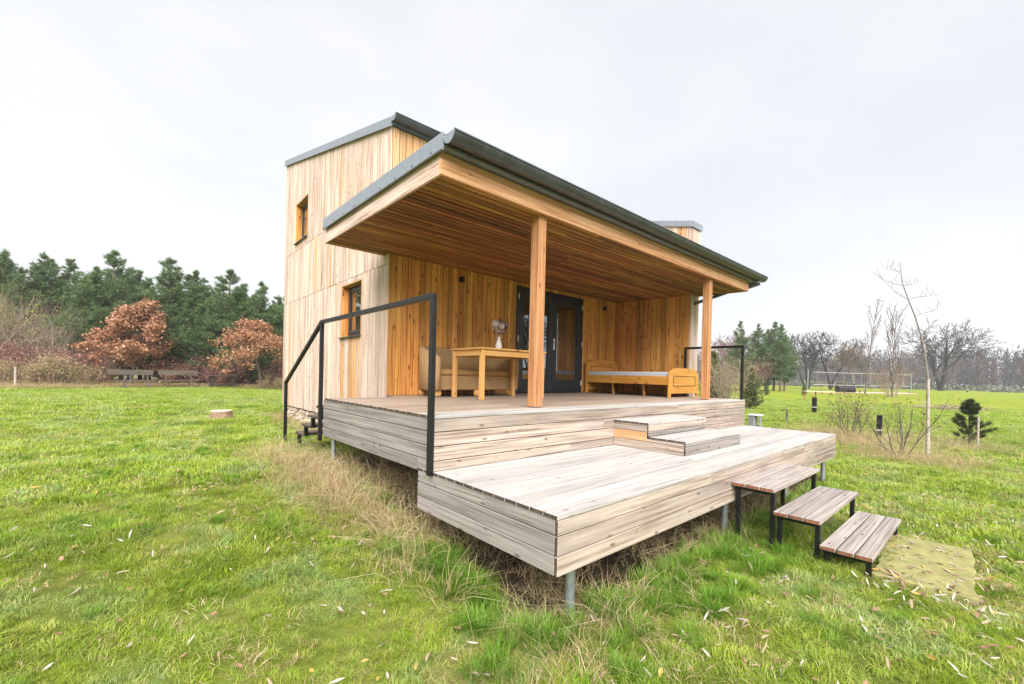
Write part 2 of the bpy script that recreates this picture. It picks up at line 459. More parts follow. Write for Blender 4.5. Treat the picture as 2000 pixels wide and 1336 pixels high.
def mat_ground():
    m, N, L, out = new_mat('meadow_ground')
    geo = N.new('ShaderNodeNewGeometry')
    def nz(scale, detail=5):
        n = N.new('ShaderNodeTexNoise'); n.inputs['Scale'].default_value = scale; n.inputs['Detail'].default_value = detail; n.inputs['Roughness'].default_value = .65
        L.new(geo.outputs['Position'], n.inputs['Vector']); return n.outputs['Fac']
    big, mid, fine = nz(.11, 4), nz(.8), nz(14)
    r = ramp(N, [(.32, (.16, .235, .02)), (.5, (.23, .29, .026)), (.68, (.30, .32, .04))]); L.new(mid, r.inputs['Fac'])
    r2 = ramp(N, [(.35, (.17, .25, .018)), (.65, (.29, .31, .03))]); L.new(big, r2.inputs['Fac'])
    col = mixc(N, L, 'MIX', .5, r.outputs['Color'], r2.outputs['Color'])
    r3 = ramp(N, [(.35, (.45, .45, .45)), (.62, (1, 1, 1))]); L.new(fine, r3.inputs['Fac'])
    col = mixc(N, L, 'MULTIPLY', .55, col, r3.outputs['Color'])
    # thatch and moss between the blades where the grass stands as blades; bare soil under the decks, coloured darker to paint the shade there
    ln_ = N.new('ShaderNodeVectorMath'); ln_.operation = 'DISTANCE'; L.new(geo.outputs['Position'], ln_.inputs[0]); ln_.inputs[1].default_value = (2, 2, -.6)
    mr = N.new('ShaderNodeMapRange'); L.new(ln_.outputs['Value'], mr.inputs['Value']); mr.inputs['From Min'].default_value = 8; mr.inputs['From Max'].default_value = 32; mr.inputs['To Min'].default_value = 1; mr.inputs['To Max'].default_value = 0
    r4 = ramp(N, [(.35, (.075, .085, .018)), (.5, (.12, .15, .022)), (.66, (.18, .15, .06))]); L.new(mid, r4.inputs['Fac'])
    col = mixc(N, L, 'MIX', mr.outputs[0], col, r4.outputs['Color'])
    sx = N.new('ShaderNodeSeparateXYZ'); L.new(geo.outputs['Position'], sx.inputs[0])
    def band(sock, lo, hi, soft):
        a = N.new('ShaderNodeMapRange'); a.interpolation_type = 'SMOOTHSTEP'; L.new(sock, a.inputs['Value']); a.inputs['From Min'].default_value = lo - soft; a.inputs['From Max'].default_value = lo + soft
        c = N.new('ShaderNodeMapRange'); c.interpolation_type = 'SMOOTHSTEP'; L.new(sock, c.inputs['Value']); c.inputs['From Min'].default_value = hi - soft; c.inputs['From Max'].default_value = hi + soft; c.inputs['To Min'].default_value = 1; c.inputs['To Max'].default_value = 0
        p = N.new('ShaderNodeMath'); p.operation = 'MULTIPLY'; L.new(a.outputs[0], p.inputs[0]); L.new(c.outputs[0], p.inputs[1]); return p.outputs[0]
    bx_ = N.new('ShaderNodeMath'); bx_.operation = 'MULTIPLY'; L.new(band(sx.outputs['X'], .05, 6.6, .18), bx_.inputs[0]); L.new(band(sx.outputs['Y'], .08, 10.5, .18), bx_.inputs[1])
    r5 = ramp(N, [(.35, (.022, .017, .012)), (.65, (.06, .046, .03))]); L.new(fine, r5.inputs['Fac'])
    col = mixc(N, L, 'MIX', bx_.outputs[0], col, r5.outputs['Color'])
    wf_ = N.new('ShaderNodeMath'); wf_.operation = 'MULTIPLY'; L.new(band(sx.outputs['X'], -60, 14, 2), wf_.inputs[0]); L.new(band(sx.outputs['Y'], 31.6, 90, .6), wf_.inputs[1])
    r6 = ramp(N, [(.35, (.10, .07, .035)), (.65, (.24, .19, .10))]); L.new(fine, r6.inputs['Fac'])
    col = mixc(N, L, 'MIX', wf_.outputs[0], col, r6.outputs['Color'])
    b = N.new('ShaderNodeBsdfPrincipled'); L.new(col, b.inputs['Base Color'])
    b.inputs['Roughness'].default_value = .95; b.inputs['Specular IOR Level'].default_value = .1
    bp = N.new('ShaderNodeBump'); bp.inputs['Strength'].default_value = .7; bp.inputs['Distance'].default_value = .04
    L.new(fine, bp.inputs['Height']); L.new(bp.outputs[0], b.inputs['Normal'])
    L.new(b.outputs[0], out.inputs['Surface'])
    return m

def mat_wicker():
    m, N, L, out = new_mat('woven_wicker')
    tc = N.new('ShaderNodeTexCoord')
    w = N.new('ShaderNodeTexWave'); w.wave_type = 'BANDS'; w.bands_direction = 'Z'; w.inputs['Scale'].default_value = 26; w.inputs['Distortion'].default_value = 2.5; w.inputs['Detail'].default_value = 2
    ck = N.new('ShaderNodeTexNoise'); ck.inputs['Scale'].default_value = 55
    L.new(tc.outputs['Object'], w.inputs['Vector']); L.new(tc.outputs['Object'], ck.inputs['Vector'])
    mu = N.new('ShaderNodeMath'); mu.operation = 'MULTIPLY_ADD'; L.new(w.outputs['Fac'], mu.inputs[0]); mu.inputs[1].default_value = .6; L.new(ck.outputs['Fac'], mu.inputs[2])
    r = ramp(N, [(.35, (.17, .085, .03)), (.7, (.42, .24, .10)), (1.0, (.60, .40, .21))]); L.new(mu.outputs[0], r.inputs['Fac'])
    b = N.new('ShaderNodeBsdfPrincipled'); L.new(r.outputs['Color'], b.inputs['Base Color']); b.inputs['Roughness'].default_value = .6
    bp = N.new('ShaderNodeBump'); bp.inputs['Strength'].default_value = .8; bp.inputs['Distance'].default_value = .008
    L.new(mu.outputs[0], bp.inputs['Height']); L.new(bp.outputs[0], b.inputs['Normal']); L.new(b.outputs[0], out.inputs['Surface'])
    return m

# ------------------------------------------------------------------ the ground
def graded(lo, hi, c, n, k):
    t = np.linspace(-1, 1, n)
    s = np.sinh(k * t) / np.sinh(k)
    return np.where(s < 0, c + s * (c - lo), c + s * (hi - c))
gxs = graded(-600, 700, 1.0, 250, 8.2)
gys = graded(-600, 700, 1.5, 250, 8.2)
GX, GY = np.meshgrid(gxs, gys, indexing='ij')
gv = np.stack([GX.ravel(), GY.ravel(), gz(GX.ravel(), GY.ravel())], 1)
ii, jj = np.meshgrid(np.arange(249), np.arange(249), indexing='ij')
q = (ii * 250 + jj).ravel()
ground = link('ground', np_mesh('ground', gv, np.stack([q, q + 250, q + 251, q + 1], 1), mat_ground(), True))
props(ground, 'green autumn meadow stretching to the far wood', None, None, 'structure')

# ------------------------------------------------------------------ boards
BCACHE = {}
def board(name, parent, a, b, kind, axis, end='end', bev=.003, jit=0.0):
    a, b = Vector(a), Vector(b)
    d = b - a
    key = (round(d.x, 3), round(d.y, 3), round(d.z, 3), kind, axis, end, bev)
    if key not in BCACHE:
        bm = bmesh.new()
        bmesh.ops.create_cube(bm, size=1)
        for v in bm.verts: v.co = Vector((v.co.x * d.x, v.co.y * d.y, v.co.z * d.z))
        if bev: bmesh.ops.bevel(bm, geom=list(bm.edges), offset=bev, segments=1, affect='EDGES', profile=.5)
        ai = 'XYZ'.index(axis)
        for f in bm.faces:
            f.material_index = 1 if abs(f.normal[ai]) > .9 else 0
        me = bpy.data.meshes.new(name)
        bm.to_mesh(me); bm.free()
        me.materials.append(wood(kind, axis)); me.materials.append(wood(end or kind, axis))
        BCACHE[key] = me
    c = (a + b) / 2
    if jit: c = c + Vector([rnd.uniform(-jit, jit) if k != 'XYZ'.index(axis) else 0 for k in range(3)])
    return link(name, BCACHE[key], parent, c)

def spans(lo, hi, w, jit=0.0, gap=.005):
    n = max(1, round((hi - lo) / w))
    e = [lo + (hi - lo) * i / n for i in range(n + 1)]
    for i in range(1, n): e[i] += rnd.uniform(-jit, jit)
    return [(e[i] + gap / 2, e[i + 1] - gap / 2) for i in range(n)]

H = .474                     # top of the upper deck; the lower deck's top is z = 0
LX, D1 = 6.60, 1.424         # lower deck length, front of the upper deck
UX = 6.69
HX0, HX1, HY0, HY1 = 1.009, 7.256, 4.518, 10.66   # the house
FINX, FINY = 6.897, 2.629    # the wing at the right end of the porch
def roofz(y): return 4.593 + (y - HY0) * .2477

# ------------------------------------------------------------------ lower deck
ldeck = thing('lower_deck', 'low silver grey plank terrace standing on steel piles in front of the porch', 'deck', (3.3, .8, -.74))
for y0, y1 in spans(0, 1.70, .1215, 0, .0055):
    cuts = [0] + sorted([rnd.uniform(2.0, 4.6)]) + [LX]
    for x0, x1 in zip(cuts[:-1], cuts[1:]):
        board('floor_board', ldeck, (x0 + .0015 - (.006 if x0 == 0 else 0), y0, -.028), (x1 - .0015, y1, 0), 'deck_top', 'X', jit=.0008)
rows = [(-.1225, -.031), (-.2465, -.129), (-.3685, -.253)]
for k, (z0, z1) in enumerate(rows):
    cuts = [0, [2.05, 3.55, 1.62][k], [4.9, 5.4, 4.3][k], LX]
    for x0, x1 in zip(cuts[:-1], cuts[1:]):
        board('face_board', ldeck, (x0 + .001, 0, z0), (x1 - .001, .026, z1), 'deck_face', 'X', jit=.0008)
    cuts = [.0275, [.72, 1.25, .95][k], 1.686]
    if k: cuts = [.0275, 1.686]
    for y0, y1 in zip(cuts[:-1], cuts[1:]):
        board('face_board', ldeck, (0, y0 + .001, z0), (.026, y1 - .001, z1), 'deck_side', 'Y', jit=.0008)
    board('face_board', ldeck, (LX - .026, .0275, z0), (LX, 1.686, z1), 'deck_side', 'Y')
m = MB(); m.box((.03, .03, -.20), (.08, 1.68, -.034)); m.box((.03, .03, -.36), (6.57, .045, -.034)); m.box((.03, 1.60, -.20), (6.57, 1.66, -.034)); m.box((6.52, .046, -.2), (6.57, 1.59, -.034))
for k in range(11): m.box((.60 + k * .54, .047, -.17), (.65 + k * .54, 1.59, -.034))
m.build('joist_frame', DARKGAP, ldeck)
m = MB(); m.box((-.002, .003, -.0265), (.02, 1.692, -.003)); m.build('gap_shade_strip', DARKGAP, ldeck)  # dark strip added inside the floor boards so their gaps look shaded
for px, py in [(.30, .15), (2.69, .13), (4.6, .13), (6.46, .13), (1.2, 1.45), (2.69, 1.45), (4.6, 1.45), (6.46, 1.45)]:
    m = MB(); m.lathe([(.032, G(px, py) - .25), (.032, -.185), (.06, -.184), (.06, -.175)], (px, py, 0), 14)
    m.build('steel_pile', GALV, ldeck, smooth=False)

# ------------------------------------------------------------------ upper deck
udeck = thing('upper_deck', 'raised plank porch floor with weathered horizontal face boards around the house front', 'deck', (3.3, 3, -.4))
BACKY = 4.247
for y0, y1 in spans(D1, HY0, .1235, 0, .006):
    cuts = [0] + [rnd.uniform(2.2, 4.6)] + [UX if y1 < FINY else FINX]
    kind = 'deck_top' if y1 < 1.7 else 'deck_porch'
    lo = 0 if y1 < BACKY else HX0
    for x0, x1 in zip(cuts[:-1], cuts[1:]):
        board('floor_board', udeck, (max(x0, lo) + .0015 - (.006 if max(x0, lo) == 0 else 0), y0, H - .028), (x1 - .0015, y1, H), kind, 'X', jit=.0008)
rows = [(H - .1385, H - .031), (H - .2610, H - .1455), (H - .3835, H - .2680), (H - .5060, H - .3905)]
for k, (z0, z1) in enumerate(rows):
    cuts = [0, [4.15, 2.35, 4.4, 1.75][k], UX]
    for x0, x1 in zip(cuts[:-1], cuts[1:]):
        if k == 3: z0 = .003
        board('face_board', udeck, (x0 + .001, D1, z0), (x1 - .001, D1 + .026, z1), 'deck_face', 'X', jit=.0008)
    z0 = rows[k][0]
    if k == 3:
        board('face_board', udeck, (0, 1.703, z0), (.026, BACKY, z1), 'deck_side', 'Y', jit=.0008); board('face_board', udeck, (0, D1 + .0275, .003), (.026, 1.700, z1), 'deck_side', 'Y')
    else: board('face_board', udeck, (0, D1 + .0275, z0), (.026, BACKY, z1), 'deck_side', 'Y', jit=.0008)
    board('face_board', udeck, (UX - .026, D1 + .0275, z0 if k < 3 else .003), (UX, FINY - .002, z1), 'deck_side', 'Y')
m = MB(); m.box((.03, D1 + .03, .0), (6.65, D1 + .05, H - .032)); m.box((.03, D1 + .06, .2), (.08, BACKY - .01, H - .032))
m.box((.03, BACKY - .05, .1), (HX0 - .01, BACKY - .012, H - .032))
for k in range(11): m.box((.60 + k * .54, D1 + .06, .28), (.65 + k * .54, HY0 - .02, H - .034))
m.build('joist_frame', DARKGAP, udeck)
m = MB(); m.box((-.002, D1 + .003, H - .0265), (.02, BACKY - .06, H - .003)); m.build('gap_shade_strip', DARKGAP, udeck)  # added dark strip, paints shade into the gaps along the left edge
for px, py in [(.10, 4.12), (1.3, 2.75), (2.6, 4.1), (2.6, 2.75), (5.0, 4.1), (5.0, 2.75)]:
    m = MB(); g = G(px, py)
    m.lathe([(.03, g - .1), (.03, .10), (.055, .101), (.055, .112)], (px, py, 0), 14)
    m.box((px - .075, py - .075, g + .005), (px + .075, py + .075, g + .018))
    m.build('steel_pile', GALV, udeck)

# ------------------------------------------------------------------ box steps on the lower deck
bst = thing('box_steps', 'two boxed plank steps leading from the low terrace up to the porch', 'steps', (3.2, .95, 0))
SX0, SX1 = 2.55, 4.02
for y0, y1 in spans(.94, D1 - .002, .121, 0, .006):
    board('tread_board', bst, (SX0 - .004, y0, .29), (SX1, y1, .316), 'deck_top', 'X')
for y0, y1 in spans(.49, .938, .112, 0, .006):
    board('tread_board', bst, (SX0 - .004, y0, .132), (SX1, y1, .158), 'deck_top', 'X')
board('riser_board', bst, (SX0, .944, .160), (SX1, .968, .212), 'deck_side', 'X')
board('riser_board', bst, (SX0, .944, .217), (SX1, .968, .2885), 'deck_face', 'X')
board('riser_board', bst, (SX0, .494, .003), (SX1, .518, .092), 'deck_side', 'X')
board('riser_board', bst, (SX0, .494, .097), (SX1, .518, .1305), 'deck_side', 'X')
for z0, z1, y0, y1, kd in ((.003, .096, .519, D1 - .002, 'deck_face'), (.101, .1305, .519, .967, 'deck_face'), (.101, .204, .969, D1 - .002, 'beam'), (.209, .2885, .969, D1 - .002, 'deck_face')):
    board('side_board', bst, (SX0, y0, z0), (SX0 + .024, y1, z1), kd, 'Y')
    board('side_board', bst, (SX1 - .024, y0, z0), (SX1, y1, z1), 'deck_side', 'Y')
m = MB(); m.box((SX0 + .03, .53, .01), (SX1 - .03, .95, .128)); m.box((SX0 + .03, .98, .01), (SX1 - .03, D1 - .01, .286))
m.build('carcass', DARKGAP, bst)
m = MB(); m.box((SX0 - .001, .944, .2915), (SX0 + .02, D1 - .004, .3135)); m.build('gap_shade_strip', DARKGAP, bst)  # added dark strip, shade colour for the gaps between upper treads
m = MB(); m.box((SX0 - .001, .494, .1335), (SX0 + .02, .936, .1555)); m.build('gap_shade_strip', DARKGAP, bst)  # same added shade strip for the lower treads

# ------------------------------------------------------------------ three step benches down to the grass
STEPS = [(-.160, -.385, -.003, 'top plank step on black steel legs, pushed against the low terrace'),
         (-.358, -.742, -.372, 'middle plank step on black steel legs between two other steps'),
         (-.558, -1.095, -.732, 'lowest plank step of the flight, beside the mossy slab')]
for z, ya, yb, lab in STEPS:
    x0, x1 = 2.50, 4.02
    gzv = min(G(x0, ya), G(x1, ya)) - .06
    t = thing('plank_step', lab, 'step', ((x0 + x1) / 2, (ya + yb) / 2, gzv), 'plank steps up to the terrace')
    for y0, y1 in spans(ya, yb, (yb - ya) / 3, 0, .009):
        board('plank', t, (x0, y0, z - .036), (x1, y1, z), 'step', 'X', end='end_red', bev=.004, jit=.0015)
    for fx in (x0 + .07, x1 - .11):
        m = MB(); m.box((fx, ya + .02, z - .077), (fx + .04, yb - .015, z - .037)); m.build('frame', BLACK, t)
    for fx in (x0 + .07, x1 - .11):
        for fy in (ya + .021, yb - .055):
            m = MB(); m.box((fx + .001, fy, gzv), (fx + .039, fy + .038, z - .078)); m.build('leg', BLACK, t, bevel=.003)

# ------------------------------------------------------------------ mossy slab
m = MB()
sl = [(2.62, -1.06), (3.98, -1.02), (4.02, -1.58), (2.70, -1.66)]
nn = 14; pts = []
for i in range(4):
    a, b = sl[i], sl[(i + 1) % 4]
    for k in range(nn):
        t_ = k / nn
        pts.append((a[0] + (b[0] - a[0]) * t_ + rnd.uniform(-.02, .02), a[1] + (b[1] - a[1]) * t_ + rnd.uniform(-.02, .02)))
SLZ = max(G(x, y) for x, y in [(2.8, -1.2), (3.9, -1.2), (3.3, -1.4), (2.8, -1.5), (3.9, -1.5)]) + .042
m.prism(pts, SLZ - .12, SLZ, 'z')
props(m.build('concrete_slab', CONC, bevel=.008), 'yellow green mossy concrete slab sunk in the grass below the steps', 'slab')

# ------------------------------------------------------------------ the house
house = thing('cabin', 'larch clad wooden cabin with sloping roof and deep covered porch', 'house', (4.1, 7.5, -.4))

def panel_cells(lo, hi, z0, z1, ops):
    """rectangles that fill lo..hi x z0..z1 around the openings (a0,a1,b0,b1)"""
    xs = sorted({lo, hi, *[o[0] for o in ops], *[o[1] for o in ops]})
    out = []
    for a, b in zip(xs[:-1], xs[1:]):
        hit = sorted([o for o in ops if o[0] < (a + b) / 2 < o[1]], key=lambda o: o[2])
        z = z0
        for o in hit:
            if o[2] > z: out.append((a, b, z, o[2]))
            z = o[3]
        if z < z1: out.append((a, b, z, z1))
    return out

# side wall (faces -x)
WINS = [(5.562, 6.513, 1.452, 2.428), (8.728, 9.684, 3.875, 4.84)]
wall_l = MB()
for a, b, z0, z1 in panel_cells(HY0 + .001, HY1 - .2, -.05, 4.55, [(o[0] - .001, o[1] + .001, o[2] - .001, min(o[3], 4.55) + .001) for o in WINS]):
    wall_l.box((HX0 + .021, a, z0), (HX0 + .22, b, z1))
# sloping part above, with the top of the upper window cut out
for a, b in ((HY0 + .001, 8.727), (9.685, HY1 - .2)):
    wall_l.hexa([(HX0 + .021, a, 4.551), (HX0 + .22, a, 4.551), (HX0 + .22, b, 4.551), (HX0 + .021, b, 4.551),
                 (HX0 + .021, a, roofz(a)), (HX0 + .22, a, roofz(a)), (HX0 + .22, b, roofz(b)), (HX0 + .021, b, roofz(b))])
a, b = 8.727, 9.685
wall_l.hexa([(HX0 + .021, a, 4.841), (HX0 + .22, a, 4.841), (HX0 + .22, b, 4.841), (HX0 + .021, b, 4.841),
             (HX0 + .021, a, roofz(a)), (HX0 + .22, a, roofz(a)), (HX0 + .22, b, roofz(b)), (HX0 + .021, b, roofz(b))])
wl_o = wall_l.build('side_wall', wood('inside', 'Z'), house)
edges = [HY0, WINS[0][0], WINS[0][1], WINS[1][0], WINS[1][1], HY1]
for s, (ea, eb) in enumerate(zip(edges[:-1], edges[1:])):
    for y0, y1 in spans(ea, eb, .098, .014, .0075):
        ym = (y0 + y1) / 2
        rowz = [(-.055 + rnd.uniform(-.004, .004), 2.507), (2.512, 3.706), (3.711, roofz(ym) + .02)]
        for rz0, rz1 in rowz:
            segs = [(rz0, rz1)]
            for o in WINS:
                if o[0] < ym < o[1]:
                    ns = []
                    for s0, s1 in segs:
                        if s1 <= o[2] or s0 >= o[3]: ns.append((s0, s1)); continue
                        if s0 < o[2]: ns.append((s0, o[2]))
                        if s1 > o[3]: ns.append((o[3], s1))
                    segs = ns
            for s0, s1 in segs:
                if s1 - s0 < .02: continue
                under = WINS[0][0] < ym < WINS[0][1] and s1 <= WINS[0][2] + .01
                kind = 'clad_mid' if (under and rnd.random() < .75) or rnd.random() < .04 else 'clad_pale'
                dx = rnd.choice([0, 0, .003, .005])
                board('cladding_board', wl_o, (HX0 - dx, y0, s0), (HX0 + .0195, y1, s1), kind, 'Z', end=None, bev=.004)

# front wall (faces -y): porch back wall with the door opening, and the wall above the porch roof
DOOR = (3.645, 5.647, H, 2.579)
wf = MB()
for a, b, z0, z1 in panel_cells(HX0 + .221, HX1 - .2, -.05, 4.55, [(DOOR[0] - .001, DOOR[1] + .001, DOOR[2] - .02, DOOR[3] + .001)]):
    wf.box((a, HY0 + .021, z0), (b, HY0 + .2, z1))
wf_o = wf.build('front_wall', wood('inside', 'Z'), house)
for ea, eb, top in ((HX0 + .02, DOOR[0], 1), (DOOR[0], DOOR[1], 0), (DOOR[1], FINX, 1)):
    for x0, x1 in spans(ea, eb, .106, .012, .007):
        z0 = H + .004 if top else DOOR[3] + .002
        dy = rnd.choice([0, 0, .003, .005])
        board('cladding_board', wf_o, (x0, HY0 - dy, z0), (x1, HY0 + .0195, 2.70), 'clad_warm', 'Z', end=None, bev=.004)
for x0, x1 in spans(HX0 + .02, FINX, .115, .012, .008):
    board('cladding_board', wf_o, (x0, HY0 - rnd.choice([0, .003]), 2.705), (x1, HY0 + .0195, 4.60), 'clad_mid', 'Z', end=None, bev=.003)
board('corner_board', wf_o, (HX0 - .004, HY0 - .006, H + .003), (HX0 + .019, HY0 + .0195, 2.70), 'clad_mid', 'Z', end=None, bev=.003)

# wing at the right end of the porch
fw = MB()
def slab_y(mb, x0, x1, y0, y1, z0, off=0.0):
    mb.hexa([(x0, y0, z0), (x1, y0, z0), (x1, y1, z0), (x0, y1, z0), (x0, y0, roofz(y0) + off - .07), (x1, y0, roofz(y0) + off - .07), (x1, y1, roofz(y1) + off - .07), (x0, y1, roofz(y1) + off - .07)])
slab_y(fw, FINX + .021, HX1 - .021, FINY + .021, HY0 + .02, -.05)
fw_o = fw.build('wing_wall', wood('inside', 'Z'), house)
for y0, y1 in spans(FINY + .021, HY0 - .006, .108, .012, .007):
    ym = (y0 + y1) / 2
    dx = rnd.choice([0, 0, .003])
    board('cladding_board', fw_o, (FINX - dx, y0, H + .004), (FINX + .0195, y1, 2.70), 'clad_warm', 'Z', end=None, bev=.003)
    board('cladding_board', fw_o, (FINX - dx, y0, 2.705), (FINX + .0195, y1, roofz(ym) - .05), 'clad_pale' if rnd.random() < .6 else 'clad_mid', 'Z', end=None, bev=.003)
for x0, x1 in spans(FINX - .002, HX1, .118, .004, .005):
    board('cladding_board', fw_o, (x0, FINY, -.05), (x1, FINY + .0195, roofz(FINY) - .05), 'clad_pale', 'Z', end=None, bev=.003)
# right and back walls, floor and ceiling inside
m = MB(); slab_y(m, HX1 - .199, HX1, HY0 + .021, HY1 - .201, -.05, .06); m.build('gable_wall', wood('clad_pale', 'Z'), house)
m = MB(); m.box((HX0, HY1 - .199, -.05), (HX1, HY1, roofz(HY1) - .02)); m.build('back_wall', wood('clad_pale', 'Z'), house)
m = MB(); m.box((HX0 + .221, HY0 + .201, H - .1), (HX1 - .2, HY1 - .2, H - .004)); m.build('inner_floor', wood('inside', 'X'), house)
m = MB(); m.box((HX0 + .221, HY0 + .201, 2.75), (HX1 - .2, HY1 - .2, 2.80)); m.build('inner_ceiling', wood('inside', 'X'), house)
m = MB(); m.box((3.2, 7.6, H), (6.2, 7.68, 2.745)); m.build('inner_partition', wood('inside', 'Z'), house)
m = MB(); m.box((5.9, 5.6, H), (6.6, 6.9, H + .88)); m.box((5.85, 5.55, H + .881), (6.65, 6.95, H + .92)); m.build('kitchen_counter', wood('clad_mid', 'X'), house)

# foundation with rubble stones
fo = MB(); fo.box((HX0 + .10, HY0 + .1, -.75), (HX1 - .1, HY1 - .1, -.06)); fo_o = fo.build('foundation', DARKGAP, house)
def rock_mesh(seed, n=1):
    bm = bmesh.new(); bmesh.ops.create_icosphere(bm, subdivisions=n, radius=1)
    r_ = random.Random(seed)
    for v in bm.verts: v.co *= r_.uniform(.72, 1.12)
    me = bpy.data.meshes.new('stone'); bm.to_mesh(me); bm.free(); me.materials.append(STONE); return me
ROCKS = [rock_mesh(k) for k in range(6)]
y = HY0 + .2
while y < HY1 + .05:
    z = G(HX0, y) - .08
    while z < -.07:
        s = rnd.uniform(.045, .085)
        st = link('stone', rnd.choice(ROCKS), fo_o, (HX0 + .09 + rnd.uniform(-.03, .015), y + rnd.uniform(-.03, .03), min(z, -.075 - s * .7)))
        st.scale = (s * rnd.uniform(.7, 1), s * rnd.uniform(.8, 1.3), s * rnd.uniform(.7, 1.1)); st.rotation_euler = (rnd.uniform(0, 6), rnd.uniform(0, 6), rnd.uniform(0, 6))
        z += s * 1.25
    y += rnd.uniform(.10, .14)

# windows in the side wall
for o in WINS:
    y0, y1, z0, z1 = o
    w = MB(); d0, d1 = HX0 + .13, HX0 + .19
    for a, b in (((d0, y0 + .021, z0 + .03), (d1, y0 + .085, z1 - .021)), ((d0, y1 - .085, z0 + .03), (d1, y1 - .021, z1 - .021))):
        w.box(a, b)
    w.box((d0, y0 + .0851, z0 + .03), (d1, y1 - .0851, z0 + .10)); w.box((d0, y0 + .0851, z1 - .086), (d1, y1 - .0851, z1 - .021))
    # sash, slightly proud
    s0, s1 = d0 - .018, d0 + .03
    w.box((s0, y0 + .07, z0 + .085), (s1, y0 + .125, z1 - .07)); w.box((s0, y1 - .125, z0 + .085), (s1, y1 - .07, z1 - .07))
    w.box((s0, y0 + .1251, z0 + .085), (s1, y1 - .1251, z0 + .14)); w.box((s0, y0 + .1251, z1 - .125), (s1, y1 - .1251, z1 - .07))
    wo = w.build('window', FRAME, house, bevel=.003)
    m = MB(); m.box((d0 + .005, y0 + .12, z0 + .135), (d0 + .012, y1 - .12, z1 - .12)); m.build('pane', GLASS, wo)
    for a, b in (((HX0 - .002, y0, z0 + .001), (HX0 + .215, y0 + .0195, z1 - .0205)), ((HX0 - .002, y1 - .0195, z0 + .001), (HX0 + .215, y1, z1 - .0205))):
        board('reveal', wo, a, b, 'clad_warm', 'Z', end=None)
    board('reveal', wo, (HX0 - .002, y0, z1 - .02), (HX0 + .215, y1, z1), 'clad_mid', 'Y', end=None)
    m = MB(); m.hexa([(HX0 - .05, y0 - .012, z0 - .014), (HX0 + .14, y0 - .012, z0 + .012), (HX0 + .14, y1 + .012, z0 + .012), (HX0 - .05, y1 + .012, z0 - .014),
                      (HX0 - .05, y0 - .012, z0 + .004), (HX0 + .14, y0 - .012, z0 + .028), (HX0 + .14, y1 + .012, z0 + .028), (HX0 - .05, y1 + .012, z0 + .004)])
    m.build('window_sill', GUTTER, wo)

# glazed double door
x0, x1, z0, z1 = DOOR
d = MB(); ya, yb = HY0 - .012, HY0 + .08
d.box((x0, ya, z0 + .002), (x0 + .055, yb, z1)); d.box((x1 - .055, ya, z0 + .002), (x1, yb, z1)); d.box((x0 + .0551, ya, z1 - .055), (x1 - .0551, yb, z1)); d.box((x0 + .0551, ya + .03, z0 + .002), (x1 - .0551, yb, z0 + .022))
door = d.build('door', FRAME, house, bevel=.003)
xm = 4.668
for a, b in ((x0 + .06, xm - .003), (xm + .003, x1 - .06)):
    m = MB(); y_a, y_b = HY0 - .004, HY0 + .05
    st = .125
    m.box((a, y_a, z0 + .028), (a + st, y_b, z1 - .06)); m.box((b - st, y_a, z0 + .028), (b, y_b, z1 - .06))
    m.box((a + st, y_a, z0 + .028), (b - st, y_b, z0 + .27)); m.box((a + st, y_a, z1 - .20), (b - st, y_b, z1 - .06))
    m.build('door_leaf', FRAME, door, bevel=.003)
    m = MB()
    for p0, p1 in (((a + st, z0 + .27), (a + st + .018, z1 - .20)), ((b - st - .018, z0 + .27), (b - st, z1 - .20))):
        m.box((p0[0], y_a + .012, p0[1]), (p1[0], y_b - .01, p1[1]))
    m.box((a + st + .018, y_a + .012, z0 + .27), (b - st - .018, y_b - .01, z0 + .288)); m.box((a + st + .018, y_a + .012, z1 - .218), (b - st - .018, y_b - .01, z1 - .20))
    m.build('glazing_bead', FRAME, door)
    m = MB(); m.box((a + st + .01, HY0 + .018, z0 + .28), (b - st - .01, HY0 + .024, z1 - .21)); m.build('pane', GLASS, door)
m = MB(); m.box((xm + .022, HY0 - .014, 1.385), (xm + .066, HY0 - .0045, 1.622)); m.tube([(xm + .044, HY0 - .014, 1.545), (xm + .044, HY0 - .062, 1.545), (xm + .17, HY0 - .062, 1.545)], .011, 8); m.build('door_handle', CHROME, door, bevel=0)
for hz in (z0 + .16, z0 + 1.02, z1 - .26):
    for hx in (x0 + .028, x1 - .052):
        m = MB(); m.lathe([(.011, 0), (.011, .11)], (hx + .012, HY0 - .022, hz), 8); m.build('hinge', WHITE, door)

# porch wall lamps
for lx, lz in ((2.333, 2.464), (6.385, 2.454)):
    m = MB(); m.box((lx - .035, HY0 - .02, lz - .04), (lx + .035, HY0 - .004, lz + .04)); m.lathe([(.036, -.045), (.036, .045)], (lx, HY0 - .062, lz), 14); m.build('wall_lamp', BLACK, house)

# posts
for px in (1.408, 5.62):
    m = MB(); m.box((px, 1.664, H + .012), (px + .12, 1.784, 2.612)); po = m.build('porch_post', wood('post', 'Z'), house, bevel=.004)
    m = MB(); m.box((px + .02, 1.684, H), (px + .10, 1.764, H + .0118)); m.build('post_foot', GALV, po)

